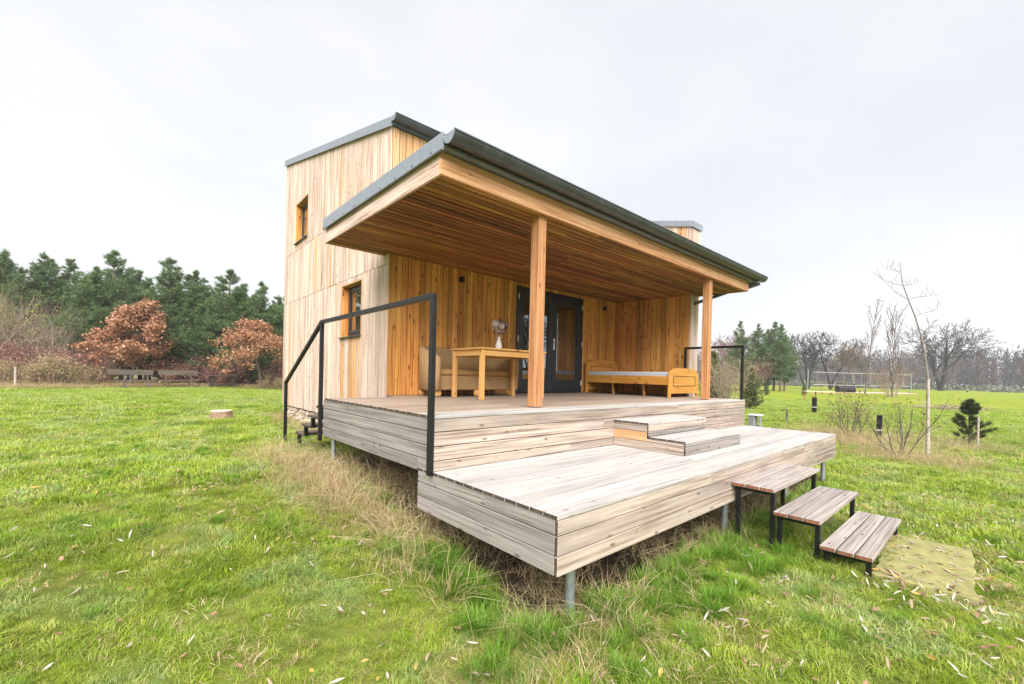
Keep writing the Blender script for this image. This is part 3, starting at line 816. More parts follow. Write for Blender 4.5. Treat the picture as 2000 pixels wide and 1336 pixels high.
# main roof
def roof_slab(mb, x0, x1, y0, y1, lo, hi):
    mb.hexa([(x0, y0, roofz(y0) + lo), (x1, y0, roofz(y0) + lo), (x1, y1, roofz(y1) + lo), (x0, y1, roofz(y1) + lo),
             (x0, y0, roofz(y0) + hi), (x1, y0, roofz(y0) + hi), (x1, y1, roofz(y1) + hi), (x0, y1, roofz(y1) + hi)])
m = MB(); roof_slab(m, HX0 - .02, HX1 + .02, HY0 - .03, HY1 + .03, .022, .10); roof_slab(m, FINX - .015, HX1 + .02, FINY - .01, HY0 - .0305, -.045, .04)
roof = m.build('roof', ANTH, house)
for ya, yb in ((HY0 - .035, 8.16), (8.162, HY1 + .04)):
    m = MB(); roof_slab(m, HX0 - .034, HX0 - .0205, ya, yb, -.012, .135)
    roof_slab(m, HX0 - .046, HX0 - .0345, ya, yb, -.012, .004)
    m.build('verge_fascia', ANTH, roof)
m = MB(); roof_slab(m, FINX - .034, FINX - .0155, FINY - .03, HY0 - .04, -.07, .055); m.build('verge_fascia', ANTH, roof)
m = MB(); m.box((FINX - .0154, FINY - .03, roofz(FINY) - .085), (HX1 + .03, FINY - .012, roofz(FINY) + .045)); m.build('front_fascia', ANTH, roof)

def gutter(parent, x0, x1, yc, ztop, rad, brackets):
    n = 10; prof = []
    for k in range(n + 1):
        a = math.pi * k / n
        prof.append((yc - rad * math.cos(a), ztop - rad * math.sin(a)))
    inner = [(yc + (p[0] - yc) * .93, ztop + (p[1] - ztop) * .93) for p in prof]
    m = MB()
    ring = prof + inner[::-1]
    k2 = len(ring)
    vs = [(x0, a, b) for a, b in ring] + [(x1, a, b) for a, b in ring]
    m.add(vs, [(i, (i + 1) % k2, k2 + (i + 1) % k2, k2 + i) for i in range(k2)])
    m.tube([(x0 - .004, yc - rad, ztop), (x1 + .004, yc - rad, ztop)], .011, 8)
    g = m.build('gutter', GUTTER, parent, smooth=False)
    for xa in (x0 - .006, x1 + .0005):
        e = MB(); e.prism([(yc + (p_[0] - yc) * 1.06, ztop + (p_[1] - ztop) * 1.06) for p_ in prof], xa, xa + .0055, 'x'); e.build('gutter_end_cap', ANTH, g)
    for bx in brackets:
        b = MB()
        pr = [(yc + (p[0] - yc) * 1.035, ztop + (p[1] - ztop) * 1.035) for p in prof]
        rr = pr + prof[::-1]
        kk = len(rr)
        b.add([(bx, p, q_) for p, q_ in rr] + [(bx + .03, p, q_) for p, q_ in rr], [(i, (i + 1) % kk, kk + (i + 1) % kk, kk + i) for i in range(kk)] + [(i, i + 1, kk - 2 - i, kk - 1 - i) for i in range(kk // 2 - 1)])
        b.build('gutter_bracket', GUTTER, g)
    return g
gutter(roof, HX0 - .03, FINX - .05, HY0 - .115, roofz(HY0) + .115, .078, [1.9, 2.9])

# porch roof
PX0, PX1, PY0, PY1 = .11, 7.186, 1.598, 4.68
def pz(y): return 2.600 + (y - PY0) * .0142
def pslab(mb, x0, x1, y0, y1, lo, hi):
    mb.hexa([(x0, y0, pz(y0) + lo), (x1, y0, pz(y0) + lo), (x1, y1, pz(y1) + lo), (x0, y1, pz(y1) + lo),
             (x0, y0, pz(y0) + hi), (x1, y0, pz(y0) + hi), (x1, y1, pz(y1) + hi), (x0, y1, pz(y1) + hi)])
m = MB(); pslab(m, PX0 - .01, FINX - .036, PY0 - .06, HY0 - .012, .215, .30); pslab(m, PX0 - .01, HX0 - .012, HY0 - .0115, PY1, .215, .30); pslab(m, FINX - .0355, 7.45, PY0 - .06, FINY - .031, .215, .30)
proof = m.build('porch_roof', ANTH, house)
m = MB(); pslab(m, PX0 + .03, FINX - .01, PY0 + .03, HY0 - .008, .026, .21); pslab(m, PX0 + .03, HX0 - .01, HY0 - .0075, PY1 - .03, .026, .21); pslab(m, FINX - .0095, PX1 - .03, PY0 + .03, FINY - .01, .026, .21); m.build('rafter_box', DARKGAP, proof)
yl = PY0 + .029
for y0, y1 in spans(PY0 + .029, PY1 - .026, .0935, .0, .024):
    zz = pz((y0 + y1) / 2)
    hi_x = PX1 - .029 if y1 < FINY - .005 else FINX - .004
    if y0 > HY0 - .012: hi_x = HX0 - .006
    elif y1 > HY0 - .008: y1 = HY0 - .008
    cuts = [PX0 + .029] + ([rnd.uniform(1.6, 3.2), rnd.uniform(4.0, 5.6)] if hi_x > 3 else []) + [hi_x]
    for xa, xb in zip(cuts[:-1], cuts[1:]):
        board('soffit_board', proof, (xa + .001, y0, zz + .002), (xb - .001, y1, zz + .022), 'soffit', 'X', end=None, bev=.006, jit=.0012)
# timber fascia: lower board and a thin upper strip, front, sides and back of the overhang
for za, zb, k in ((-.002, .138, 0), (.143, .205, .012)):
    m = MB(); pslab(m, PX0 + .001 + k, PX1 - .001, PY0 + k, PY0 + .026, za, zb); m.build('front_beam', wood('beam', 'X'), proof, bevel=.003)
    m = MB(); pslab(m, PX0 + k, PX0 + .026, PY0 + .0265, PY1, za, zb); m.build('side_beam', wood('clad_pale', 'Y'), proof, bevel=.003)
    m = MB(); pslab(m, PX1 - .026, PX1 - k, PY0 + .0265, FINY - .005, za, zb); m.build('side_beam', wood('beam', 'Y'), proof, bevel=.003)
    m = MB(); pslab(m, PX0 + .0265, HX0 - .004, PY1 - .025, PY1 - k, za, zb); m.build('back_beam', wood('beam', 'X'), proof, bevel=.003)
m = MB(); pslab(m, PX0 - .028, PX0 - .0105, PY0 - .065, PY1 + .012, .185, .335); pslab(m, PX0 - .036, PX0 - .0285, PY0 - .065, PY1 + .012, .185, .20); vf = m.build('verge_fascia', ANTH, proof)
for k in range(9):
    yy = PY0 + .12 + k * .36
    m = MB(); m.lathe([(.0, 0), (.009, 0), (.007, .006), (.0, .007)], (0, 0, 0), 8)
    s_ = link('screw', m.mesh('screw', BLACK), vf, (PX0 - .0362 if False else PX0 - .0285, yy, pz(yy) + .212)); s_.rotation_euler = (0, -math.pi / 2, 0)
m = MB(); pslab(m, PX0 - .009, 7.46, PY0 - .075, PY0 - .0605, .235, .30); m.build('eaves_strip', GUTTER, proof)
m = MB(); pslab(m, 7.4505, 7.468, PY0 - .06, FINY - .03, .17, .33); m.build('verge_fascia', ANTH, proof)
gutter(proof, PX0 - .015, 7.50, PY0 - .155, 2.893, .082, [.42, 1.3, 2.2, 3.1, 4.0, 4.9, 5.8, 6.7])
m = MB(); m.tube([(7.28, PY0 - .155, 2.82), (7.28, PY0 - .155, 2.74), (7.27, PY0 + .02, 2.70), (7.25, 1.95, 2.665), (7.08, FINY - .05, 2.47), (7.05, FINY + .03, 2.44)], .034, 10); m.build('downpipe', GUTTER, house, smooth=True)

# ------------------------------------------------------------------ railings
def railing(name, label, paths, w=.045):
    p0 = paths[0][1][0]
    t = thing(name, label, 'railing', p0, 'steel railings')
    for nm, pts in paths:
        m = MB()
        for a, b in zip(pts[:-1], pts[1:]): m.bar(a, b, w, w, up=(1, 0, 0) if abs(a[2] - b[2]) > .3 and a[:2] == b[:2] else (0, 0, 1))
        m.build(nm, BLACK, t, bevel=.003)
xr = -.026
railing('railing', 'black steel handrail on the left edge of the decks, sloping down the side stairs',
        [('post', [(xr, 1.44, -.03), (xr, 1.44, 1.458)]), ('post', [(xr, 4.285, -.10), (xr, 4.285, 1.458)]), ('post', [(xr, 6.03, G(xr, 6.03) - .05), (xr, 6.03, .612)]),
         ('handrail', [(xr, 1.4175, 1.481), (xr, 4.3075, 1.481)]), ('handrail', [(xr, 4.29, 1.482), (xr, 6.05, .618)])], .046)
railing('railing', 'short black steel railing at the far end of the porch beside the wing',
        [('post', [(6.64, 1.47, H), (6.64, 1.47, 1.448)]), ('post', [(6.64, 2.585, H), (6.64, 2.585, 1.448)]), ('handrail', [(6.64, 1.4475, 1.471), (6.64, 2.6075, 1.471)])], .046)

# ------------------------------------------------------------------ side stairs
st = thing('side_stairs', 'open grey plank stairs on a black steel frame along the cabin wall', 'stairs', (.5, 5.0, -.35))
for k in range(4):
    z = H - .125 - k * .158
    ya = BACKY + .012 + k * .335
    for y0, y1 in spans(ya, ya + .36, .12, 0, .008):
        board('tread_plank', st, (.02, y0, z - .04), (.97, y1, z), 'old_grey', 'X', end='end', bev=.004)
    for fx in (.05, .90):
        m = MB(); m.box((fx, ya + .30, max(z - .198, G(.5, ya) - .05)), (fx + .05, ya + .35, z - .041)); m.build('riser_leg', BLACK, st)
    m = MB(); m.box((.10, ya + .31, z - .075), (.90, ya + .34, z - .041)); m.build('cross_bar', BLACK, st)

# ------------------------------------------------------------------ porch furniture
# table
tb = thing('porch_table', 'square legged pine table standing in front of the wicker sofa', 'table', (2.35, 3.46, H))
tx0, tx1, ty0, ty1 = 1.735, 2.985, 3.075, 3.825
for y0, y1 in spans(ty0 - .02, ty1 + .02, .13, 0, .001):
    board('top_plank', tb, (tx0 - .02, y0, 1.190), (tx1 + .02, y1, 1.214), 'pine', 'X', end=None, bev=.002)
for lx, ly in ((tx0, ty0), (tx1 - .062, ty0), (tx0, ty1 - .062), (tx1 - .062, ty1 - .062)):
    m = MB(); m.box((lx, ly, H + .001), (lx + .062, ly + .062, 1.189)); m.build('leg', wood('pine', 'Z'), tb, bevel=.004)
for a, b, ax in (((tx0 + .0625, ty0 + .012, 1.10), (tx1 - .0625, ty0 + .034, 1.189), 'X'), ((tx0 + .0625, ty1 - .034, 1.10), (tx1 - .0625, ty1 - .012, 1.189), 'X'),
                 ((tx0 + .012, ty0 + .0625, 1.10), (tx0 + .034, ty1 - .0625, 1.189), 'Y'), ((tx1 - .034, ty0 + .0625, 1.10), (tx1 - .012, ty1 - .0625, 1.189), 'Y')):
    board('apron', tb, a, b, 'pine', ax, end=None)

# wicker sofa: curved back running round into arms
WICK = mat_wicker()
sf = thing('wicker_sofa', 'brown wicker two seat sofa with rounded arms against the porch wall', 'sofa', (2.28, 4.2, H))
sx0, sx1, sy0, sy1 = 1.45, 3.10, 3.86, 4.485
SB = H + .105
def shell(offset):
    pts = []
    r_ = .26
    pts.append((sx0 + offset, sy0)); pts.append((sx0 + offset, sy1 - r_))
    for k in range(1, 7):
        a = math.pi - k / 7 * math.pi / 2
        pts.append((sx0 + r_ + (r_ - offset) * math.cos(a), sy1 - r_ + (r_ - offset) * math.sin(a)))
    for k in range(0, 7):
        a = math.pi / 2 - k / 7 * math.pi / 2
        pts.append((sx1 - r_ + (r_ - offset) * math.cos(a), sy1 - r_ + (r_ - offset) * math.sin(a)))
    pts.append((sx1 - offset, sy1 - r_)); pts.append((sx1 - offset, sy0))
    return pts
po_, pi_ = shell(0), shell(.085)
m = MB(); n = len(po_)
def toph(y):      # the arms sweep up to the back
    t_ = (y - sy0) / (sy1 - sy0)
    return 1.10 + .155 * min(1, max(0, t_ * 1.35)) ** 1.2
vs = []
for (ox, oy), (ix, iy) in zip(po_, pi_):
    fl = .02
    t_ = toph(oy)
    cx, cy_ = (ox + ix) / 2, (oy + iy) / 2
    vs += [(ox, oy, SB), (ox + (ox - ix) * .05, oy + (oy - iy) * .05, SB + (t_ - SB) * .6), (ox + (ox - ix) * .25, oy + (oy - iy) * .25, t_ - .03), (cx, cy_, t_ + .012), (ix, iy, t_ - .03), (ix, iy, SB)]
fs = []
for i in range(n - 1):
    for k in range(6):
        k2 = (k + 1) % 6
        fs.append((i * 6 + k, i * 6 + k2, (i + 1) * 6 + k2, (i + 1) * 6 + k))
fs += [tuple(range(6)), tuple(range((n - 1) * 6 + 5, (n - 1) * 6 - 1, -1))]
m.add(vs, fs); m.build('backrest', WICK, sf, smooth=True)
m = MB(); m.box((sx0 + .09, sy0 + .03, SB + .001), (sx1 - .09, sy1 - .095, .80)); m.build('seat_base', WICK, sf, bevel=.012)
m = MB(); m.box((sx0 + .094, sy0 + .02, .802), (sx1 - .094, sy1 - .10, .905)); m.build('seat_cushion', plain('tan_cushion', (.42, .25, .10), .8, 0, .2, .15, 40, .3), sf, bevel=.03)
for ax in (sx0 + .042, sx1 - .042):     # front rolls of the arms
    m = MB(); m.tube([(ax, sy0 - .012, SB + .005), (ax, sy0 - .016, .90), (ax, sy0 - .012, 1.06), (ax, sy0 + .02, 1.105)], [.05, .055, .058, .035], 10); m.build('arm_front', WICK, sf, smooth=True)
for fx in (sx0 + .10, (sx0 + sx1) / 2, sx1 - .10):
    for fy in (sy0 + .05, sy1 - .10):
        m = MB(); m.lathe([(.025, .002), (.05, .02), (.055, .055), (.045, .09), (.04, .104)], (fx, fy, H), 12); m.build('bun_foot', wood('pine', 'Z'), sf, smooth=True)

# vase and flowers
vx, vy, vz = 2.35, 3.46, 1.2145
m = MB(); m.lathe([(.030, 0), (.048, .02), (.052, .06), (.040, .12), (.022, .165), (.020, .185), (.028, .205)], (vx, vy, vz), 18)
props(m.build('vase', WHITE, origin=(vx, vy, vz), smooth=True), 'small white ceramic vase standing on the pine table', 'vase')
fl = thing('dried_bouquet', 'bunch of dried pale pink hydrangea heads in the white vase', 'flowers', (vx, vy, vz + .10))
FLP = [leafy('dry_petals_pale', [(.60, .50, .48), (.74, .66, .62)], .3), leafy('dry_petals_brown', [(.30, .17, .16), (.52, .37, .34)], .3)]
rr = np.random.default_rng(5)
for k, (dx, dy, dz, rad, pm) in enumerate([(-.10, -.02, .40, .062, 0), (-.045, .03, .365, .05, 0), (.045, .02, .43, .06, 1), (.095, -.02, .40, .055, 1), (.06, .0, .32, .06, 1), (.0, .03, .30, .05, 1), (.02, -.03, .375, .05, 0)]):
    c = np.array([vx + dx, vy + dy, vz + dz])
    m = MB(); m.tube([(vx, vy, vz + .10), (vx + dx * .3, vy + dy * .3, vz + .21), tuple(c)], .004, 5); sm_ = m.build('stem', BARK_TAN, fl)
    nn_ = 90
    dv = rr.normal(size=(nn_, 3)); dv /= np.linalg.norm(dv, axis=1)[:, None]
    pc = c + dv * rad * rr.uniform(.75, 1.05, (nn_, 1))
    t1 = np.cross(dv, rr.normal(size=(nn_, 3))); t1 /= np.linalg.norm(t1, axis=1)[:, None]; t2 = np.cross(dv, t1)
    s_ = .016
    V = np.stack([pc - t1 * s_ - t2 * s_, pc + t1 * s_ - t2 * s_, pc + t1 * s_ + t2 * s_, pc - t1 * s_ + t2 * s_], 1).reshape(-1, 3)
    F = np.arange(nn_ * 4).reshape(-1, 4)
    link('flower_head', np_mesh('flower_head', V - c, F, FLP[pm]), fl, c)

# bed
bx0, bx1, by0, by1 = 5.66, 6.85, 2.40, 4.42
bed = thing('pine_bed', 'orange pine single bed with arched head and foot boards in the porch corner', 'bed', (6.25, 3.4, H))
def bed_end(name, y, ztop, zbase):
    n = 16; pts = [(bx0, H + .002), (bx0 + .075, H + .002), (bx0 + .085, zbase), (bx1 - .085, zbase), (bx1 - .075, H + .002), (bx1, H + .002)]
    for k in range(n + 1):
        t_ = k / n; x = bx1 + (bx0 - bx1) * t_
        s_ = math.sin(math.pi * t_)
        z = ztop - .09 + .055 * min(1, s_ * 3.2) + (.035 if s_ > .55 else .035 * max(0, (s_ - .3) / .25))
        pts.append((x, z))
    m = MB(); m.prism(pts, y, y + .032, 'y')
    e = m.build(name, wood('bed', 'X'), bed, bevel=.003)
    m = MB(); q0, q1, r0, r1 = bx0 + .15, bx1 - .15, zbase + .14, ztop - .155
    for a, b in (((q0, r0), (q1, r0 + .012)), ((q0, r1 - .012), (q1, r1)), ((q0, r0 + .012), (q0 + .012, r1 - .012)), ((q1 - .012, r0 + .012), (q1, r1 - .012))):
        m.box((a[0], y - .007, a[1]), (b[0], y - .0005, b[1]))
    m.build('panel_moulding', wood('soffit', 'X'), e)
    return e
bed_end('footboard', by0, 1.045, H + .075)
bed_end('headboard', by1 - .032, 1.235, H + .075)
board('side_rail', bed, (bx0 + .012, by0 + .033, .715), (bx0 + .036, by1 - .033, .880), 'bed', 'Y', end=None)
board('side_rail', bed, (bx1 - .036, by0 + .033, .715), (bx1 - .012, by1 - .033, .880), 'bed', 'Y', end=None)
for k in range(10):
    yy = by0 + .12 + k * .19
    board('slat', bed, (bx0 + .037, yy, .812), (bx1 - .037, yy + .07, .828), 'pine', 'X', end=None)
for k in range(2):
    m = MB(); m.bar((bx0 + .20, by0 + .65 + k * .75, H + .002), (bx0 + .24, by0 + .72 + k * .75, .811), .03, .05); m.build('support_leg', wood('pine', 'Z'), bed)
m = MB(); m.box((bx0 + .045, by0 + .04, .830), (bx1 - .045, by1 - .04, .962))
props(m.build('mattress', plain('grey_white_ticking', (.52, .53, .57), .85, 0, .2, .06, 60, .15), bevel=.02), 'thin pale grey mattress lying in the pine bed', 'mattress')

# ------------------------------------------------------------------ grass and leaf litter (scattered meshes)
def hidden_collection(name, meshes):
    c = bpy.data.collections.new(name)
    for i, me in enumerate(meshes):
        o = bpy.data.objects.new('%s_%02d' % (name, i), me); c.objects.link(o)
    return c

def scatter(name, label, pts, rz, sc, idx, coll, n_var, tilt=None):
    me = bpy.data.meshes.new(name)
    pts = np.asarray(pts, dtype=np.float32)
    me.vertices.add(len(pts)); me.vertices.foreach_set('co', pts.ravel())
    rot = np.zeros((len(pts), 3), dtype=np.float32); rot[:, 2] = rz
    if tilt is not None: rot[:, :2] = tilt
    for an, ty, dat in (('rot', 'FLOAT_VECTOR', rot), ('sc', 'FLOAT', np.asarray(sc, dtype=np.float32)), ('pick', 'INT', np.asarray(idx, dtype=np.int32))):
        a = me.attributes.new(an, ty, 'POINT')
        a.data.foreach_set('vector' if ty == 'FLOAT_VECTOR' else 'value', dat.ravel())
    o = link(name, me)
    props(o, label, None, None, 'stuff')
    ng = bpy.data.node_groups.new(name + '_scatter', 'GeometryNodeTree')
    ng.interface.new_socket('Geometry', in_out='INPUT', socket_type='NodeSocketGeometry')
    ng.interface.new_socket('Geometry', in_out='OUTPUT', socket_type='NodeSocketGeometry')
    N, L = ng.nodes, ng.links
    gi, go = N.new('NodeGroupInput'), N.new('NodeGroupOutput')
    ip = N.new('GeometryNodeInstanceOnPoints'); ci = N.new('GeometryNodeCollectionInfo')
    ci.inputs['Collection'].default_value = coll
    ci.inputs['Separate Children'].default_value = True; ci.inputs['Reset Children'].default_value = True
    def attr(nm, ty):
        a = N.new('GeometryNodeInputNamedAttribute'); a.data_type = ty; a.inputs['Name'].default_value = nm
        return a.outputs['Attribute']
    L.new(gi.outputs[0], ip.inputs['Points']); L.new(ci.outputs[0], ip.inputs['Instance'])
    ip.inputs['Pick Instance'].default_value = True
    L.new(attr('pick', 'INT'), ip.inputs['Instance Index'])
    e2r = N.new('FunctionNodeEulerToRotation'); L.new(attr('rot', 'FLOAT_VECTOR'), e2r.inputs[0]); L.new(e2r.outputs[0], ip.inputs['Rotation'])
    L.new(attr('sc', 'FLOAT'), ip.inputs['Scale'])
    L.new(ip.outputs[0], go.inputs[0])
    md = o.modifiers.new('scatter', 'NODES'); md.node_group = ng
    return o

def blade_tuft(seed, n, rad, hmin, hmax, width, bend, mat, mats=None, lean=(0, 0)):
    r_ = np.random.default_rng(seed)
    a = r_.uniform(0, 2 * np.pi, n); d = rad * np.sqrt(r_.random(n))
    base = np.stack([d * np.cos(a), d * np.sin(a), np.full(n, -.02)], 1)
    hh = r_.uniform(hmin, hmax, n)
    oa = a + r_.normal(0, .9, n)
    out = np.stack([np.cos(oa), np.sin(oa), np.zeros(n)], 1)
    bn = bend * r_.uniform(.3, 1.5, n)
    side = np.stack([-np.sin(oa), np.cos(oa), np.zeros(n)], 1)
    up = np.array([0, 0, 1.])
    w = width * r_.uniform(.7, 1.3, n)
    p0 = base
    p1 = base + up * (hh * .5)[:, None] + out * (hh * bn * .25)[:, None] + np.array([lean[0], lean[1], 0]) * (hh * .3)[:, None]
    p2 = base + up * (hh * np.clip(.92 - bn * .28, .1, 1))[:, None] + out * (hh * bn * .75)[:, None] + np.array([lean[0], lean[1], 0]) * hh[:, None]
    wv = (side * w[:, None]) / 2
    V = np.stack([p0 - wv, p0 + wv, p1 - wv * .85, p1 + wv * .85, p2], 1).reshape(-1, 3)
    i0 = np.arange(n) * 5
    F = np.concatenate([np.stack([i0, i0 + 1, i0 + 3], 1), np.stack([i0, i0 + 3, i0 + 2], 1), np.stack([i0 + 2, i0 + 3, i0 + 4], 1)])
    return np_mesh('tuft', V, F, mat)

LAWN = leafy('lawn_blades', [(.10, .20, .016), (.25, .38, .028), (.40, .50, .05), (.48, .54, .17), (.66, .56, .28)], .45, .5,
             [(.12, .25, .022), (.24, .40, .025), (.40, .49, .042), (.34, .49, .20), (.52, .46, .14)], .5, True, 1.25)
LAWN_TALL = leafy('tall_blades', [(.11, .26, .012), (.19, .38, .02), (.28, .42, .07)], .45, .3, [(.08, .18, .012), (.17, .26, .06)], .5, True, 1.5)
STRAW = leafy('straw_blades', [(.36, .25, .12), (.55, .43, .24), (.68, .58, .37), (.46, .30, .14)], .4, .3, [(.40, .29, .14), (.60, .49, .28), (.33, .34, .10)], .7, True, 2.5)
tufts = [blade_tuft(k, 60, .075, .035, .085, .0042, 1.0, LAWN, lean=(.25 * math.cos(k), .25 * math.sin(k))) for k in range(7)]
tufts_far = [blade_tuft(40 + k, 50, .10, .04, .085, .0085, 1.0, LAWN) for k in range(5)]
tufts_tall = [blade_tuft(80 + k, 110, .055, .10, .21, .0042, .9, LAWN_TALL) for k in range(4)]
tufts_straw = [blade_tuft(120 + k, 34, .11, .06, .24, .0034, 2.1, STRAW, lean=(.5 * math.cos(k * 1.3), .5 * math.sin(k * 1.3))) for k in range(6)]
C_NEAR, C_FAR = hidden_collection('lawn_tufts', tufts), hidden_collection('field_tufts', tufts_far)
C_TALL, C_STRAW = hidden_collection('tall_tufts', tufts_tall), hidden_collection('straw_tufts', tufts_straw)
R_ = np.random.default_rng(11)
fwd2 = np.array([cam_f.x, cam_f.y]); fwd2 = fwd2 / np.linalg.norm(fwd2); rgt2 = np.array([fwd2[1], -fwd2[0]])
c2 = np.array([CAM.x, CAM.y])

def field_pts(r0, r1, dens, half=66):
    """random points in a wide fan before the camera, with a margin beyond the frame"""
    A = math.radians(half)
    n = int(dens * A * (r1 * r1 - r0 * r0))
    rr_ = np.sqrt(R_.uniform(r0 * r0, r1 * r1, n)); a = R_.uniform(-A, A, n)
    p = c2 + rr_[:, None] * (np.cos(a)[:, None] * fwd2 + np.sin(a)[:, None] * rgt2)
    return p, rr_

def in_rect(p, x0, x1, y0, y1):
    return (p[:, 0] > x0) & (p[:, 0] < x1) & (p[:, 1] > y0) & (p[:, 1] < y1)

def clear_of_things(p, slab=True):
    k = ~in_rect(p, .12, 6.5, .12, 4.3) & ~in_rect(p, HX0 + .03, HX1, HY0 - .3, HY1)
    if slab: k &= ~in_rect(p, 2.64, 3.98, -1.62, -1.06)
    return k

def straw_amount(x, y):
    """0..1 how much dry uncut grass stands here: along the left edge of the decks, below the front edge, round the young trees"""
    a = np.exp(-((x + .16 + .10 * sstep(1.6, 2.6, y)) / (.20 + .16 * sstep(1.5, 3.0, y))) ** 2) * sstep(.5, 1.7, y) * (1 - sstep(4.6, 5.8, y)) * .95
    b = np.exp(-((y - .04) / .20) ** 2) * sstep(-.4, .2, x) * (1 - sstep(3.2, 5.2, x)) * .30
    b2 = np.exp(-(((x - .3) / .6) ** 2 + ((y + .12) / .25) ** 2)) * .28
    c = np.exp(-(((x - 10.3) / .9) ** 2 + ((y + .55) / .75) ** 2))
    d = np.exp(-(((x - 13.0) / 1.5) ** 2 + ((y - .9) / 1.0) ** 2))
    e = np.exp(-(((x - 14.2) / .9) ** 2 + ((y + 1.3) / .8) ** 2)) * .5
    f = np.exp(-((x - HX0) / .35) ** 2) * sstep(5.5, 6.3, y) * (1 - sstep(10.6, 11, y)) * .6
    return np.clip(np.maximum.reduce([a, b, b2, c, d, e, f]) * (.55 + .9 * vnoise(x, y, .35)), 0, 1)

P1, r1_ = field_pts(.6, 5.5, 250)
k = clear_of_things(P1); P1, r1_ = P1[k], r1_[k]
sa = straw_amount(P1[:, 0], P1[:, 1])
k = R_.random(len(P1)) > sa * .5; P1, r1_ = P1[k], r1_[k]
hgt = .60 + 1.05 * vnoise(P1[:, 0] + 9, P1[:, 1] + 4, .32) * (.5 + vnoise(P1[:, 0], P1[:, 1], 1.1))
wear1 = np.clip((vnoise(P1[:, 0] + 17, P1[:, 1] + 3, .75) * .6 + vnoise(P1[:, 0] + 5, P1[:, 1] + 21, .28) * .5 - .52) * 3.2, 0, 1)
hgt = hgt * (1 - .3 * wear1)
scatter('lawn_grass', 'short green lawn grass growing around the terrace', np.c_[P1, gz(P1[:, 0], P1[:, 1])], R_.uniform(0, 6.28, len(P1)), hgt, R_.integers(0, 7, len(P1)), C_NEAR, 7, R_.normal(0, .12, (len(P1), 2)))
P2, r2_ = field_pts(5.5, 13, 100)
k = clear_of_things(P2); P2 = P2[k]
sa = straw_amount(P2[:, 0], P2[:, 1]); P2 = P2[R_.random(len(P2)) > sa * .9]
hgt = 1.0 + .8 * vnoise(P2[:, 0] + 9, P2[:, 1] + 4, .6)
scatter('meadow_grass', 'green meadow grass farther out around the cabin', np.c_[P2, gz(P2[:, 0], P2[:, 1])], R_.uniform(0, 6.28, len(P2)), hgt, R_.integers(0, 5, len(P2)), C_FAR, 5, R_.normal(0, .12, (len(P2), 2)))
P3, _ = field_pts(13, 40, 17)
k = clear_of_things(P3) & ~((P3[:, 1] > 31.2)); P3 = P3[k]
scatter('far_meadow_grass', 'green meadow grass reaching to the wood edge', np.c_[P3, gz(P3[:, 0], P3[:, 1])], R_.uniform(0, 6.28, len(P3)), R_.uniform(1.2, 2.4, len(P3)), R_.integers(0, 5, len(P3)), C_FAR, 5)
# tall clumps
P4, _ = field_pts(1.2, 9, 5)
k = clear_of_things(P4) & (vnoise(P4[:, 0], P4[:, 1], .8) > .45); P4 = P4[k]
ext = np.array([(-.42, .02), (-.52, .10), (-.38, .12), (-.55, -.12), (-.75, -.25), (1.5, -.25), (1.75, -.1), (2.0, -.15), (2.25, -.3), (1.9, -.45), (2.35, -.6), (3.1, -.28), (3.5, -.2), (3.3, -.6), (.75, -.2), (1.1, -.15)])
ext = np.concatenate([ext, np.c_[R_.uniform(.05, 5.8, 75), R_.normal(-.02, .10, 75)], np.c_[R_.normal(-.12, .10, 34), R_.uniform(0, 1.5, 34)], np.c_[R_.uniform(.0, 2.6, 30), R_.normal(-.35, .15, 30)]])
P4 = np.concatenate([P4, ext])
scatter('grass_clumps', 'taller bright green grass clumps in the lawn', np.c_[P4, gz(P4[:, 0], P4[:, 1])], R_.uniform(0, 6.28, len(P4)), np.concatenate([R_.uniform(.4, .85, len(P4) - len(ext)), R_.uniform(.75, 1.25, len(ext))]), R_.integers(0, 4, len(P4)), C_TALL, 4)
# straw
cand = np.concatenate([np.c_[R_.uniform(-1.7, .5, 9000), R_.uniform(-.2, 6.2, 9000)], np.c_[R_.uniform(-.8, 5.2, 7000), R_.uniform(-.9, .6, 7000)], np.c_[R_.uniform(8, 16.5, 9000), R_.uniform(-3.2, 3.2, 9000)], np.c_[R_.uniform(.5, 1.2, 1500), R_.uniform(5.4, 11, 1500)]])
k = (R_.random(len(cand)) < straw_amount(cand[:, 0], cand[:, 1]) * .36) & ~in_rect(cand, HX0 + .05, HX1, HY0, HY1) & ~in_rect(cand, 2.64, 3.98, -1.62, -1.06)
P5 = np.concatenate([cand[k], np.c_[R_.uniform(.1, 5.5, 260), R_.uniform(.1, 1.2, 260)], np.c_[R_.uniform(.05, 1.2, 220), R_.uniform(1.2, 4.4, 220)]])
zz = gz(P5[:, 0], P5[:, 1])
scatter('dry_grass', 'tangled straw coloured dry grass along the deck edges', np.c_[P5, zz], R_.uniform(0, 6.28, len(P5)), R_.uniform(.45, 1.2, len(P5)) * np.where(P5[:, 0] > 8, 1.7, 1), R_.integers(0, 6, len(P5)), C_STRAW, 6, R_.normal(0, .42, (len(P5), 2)))
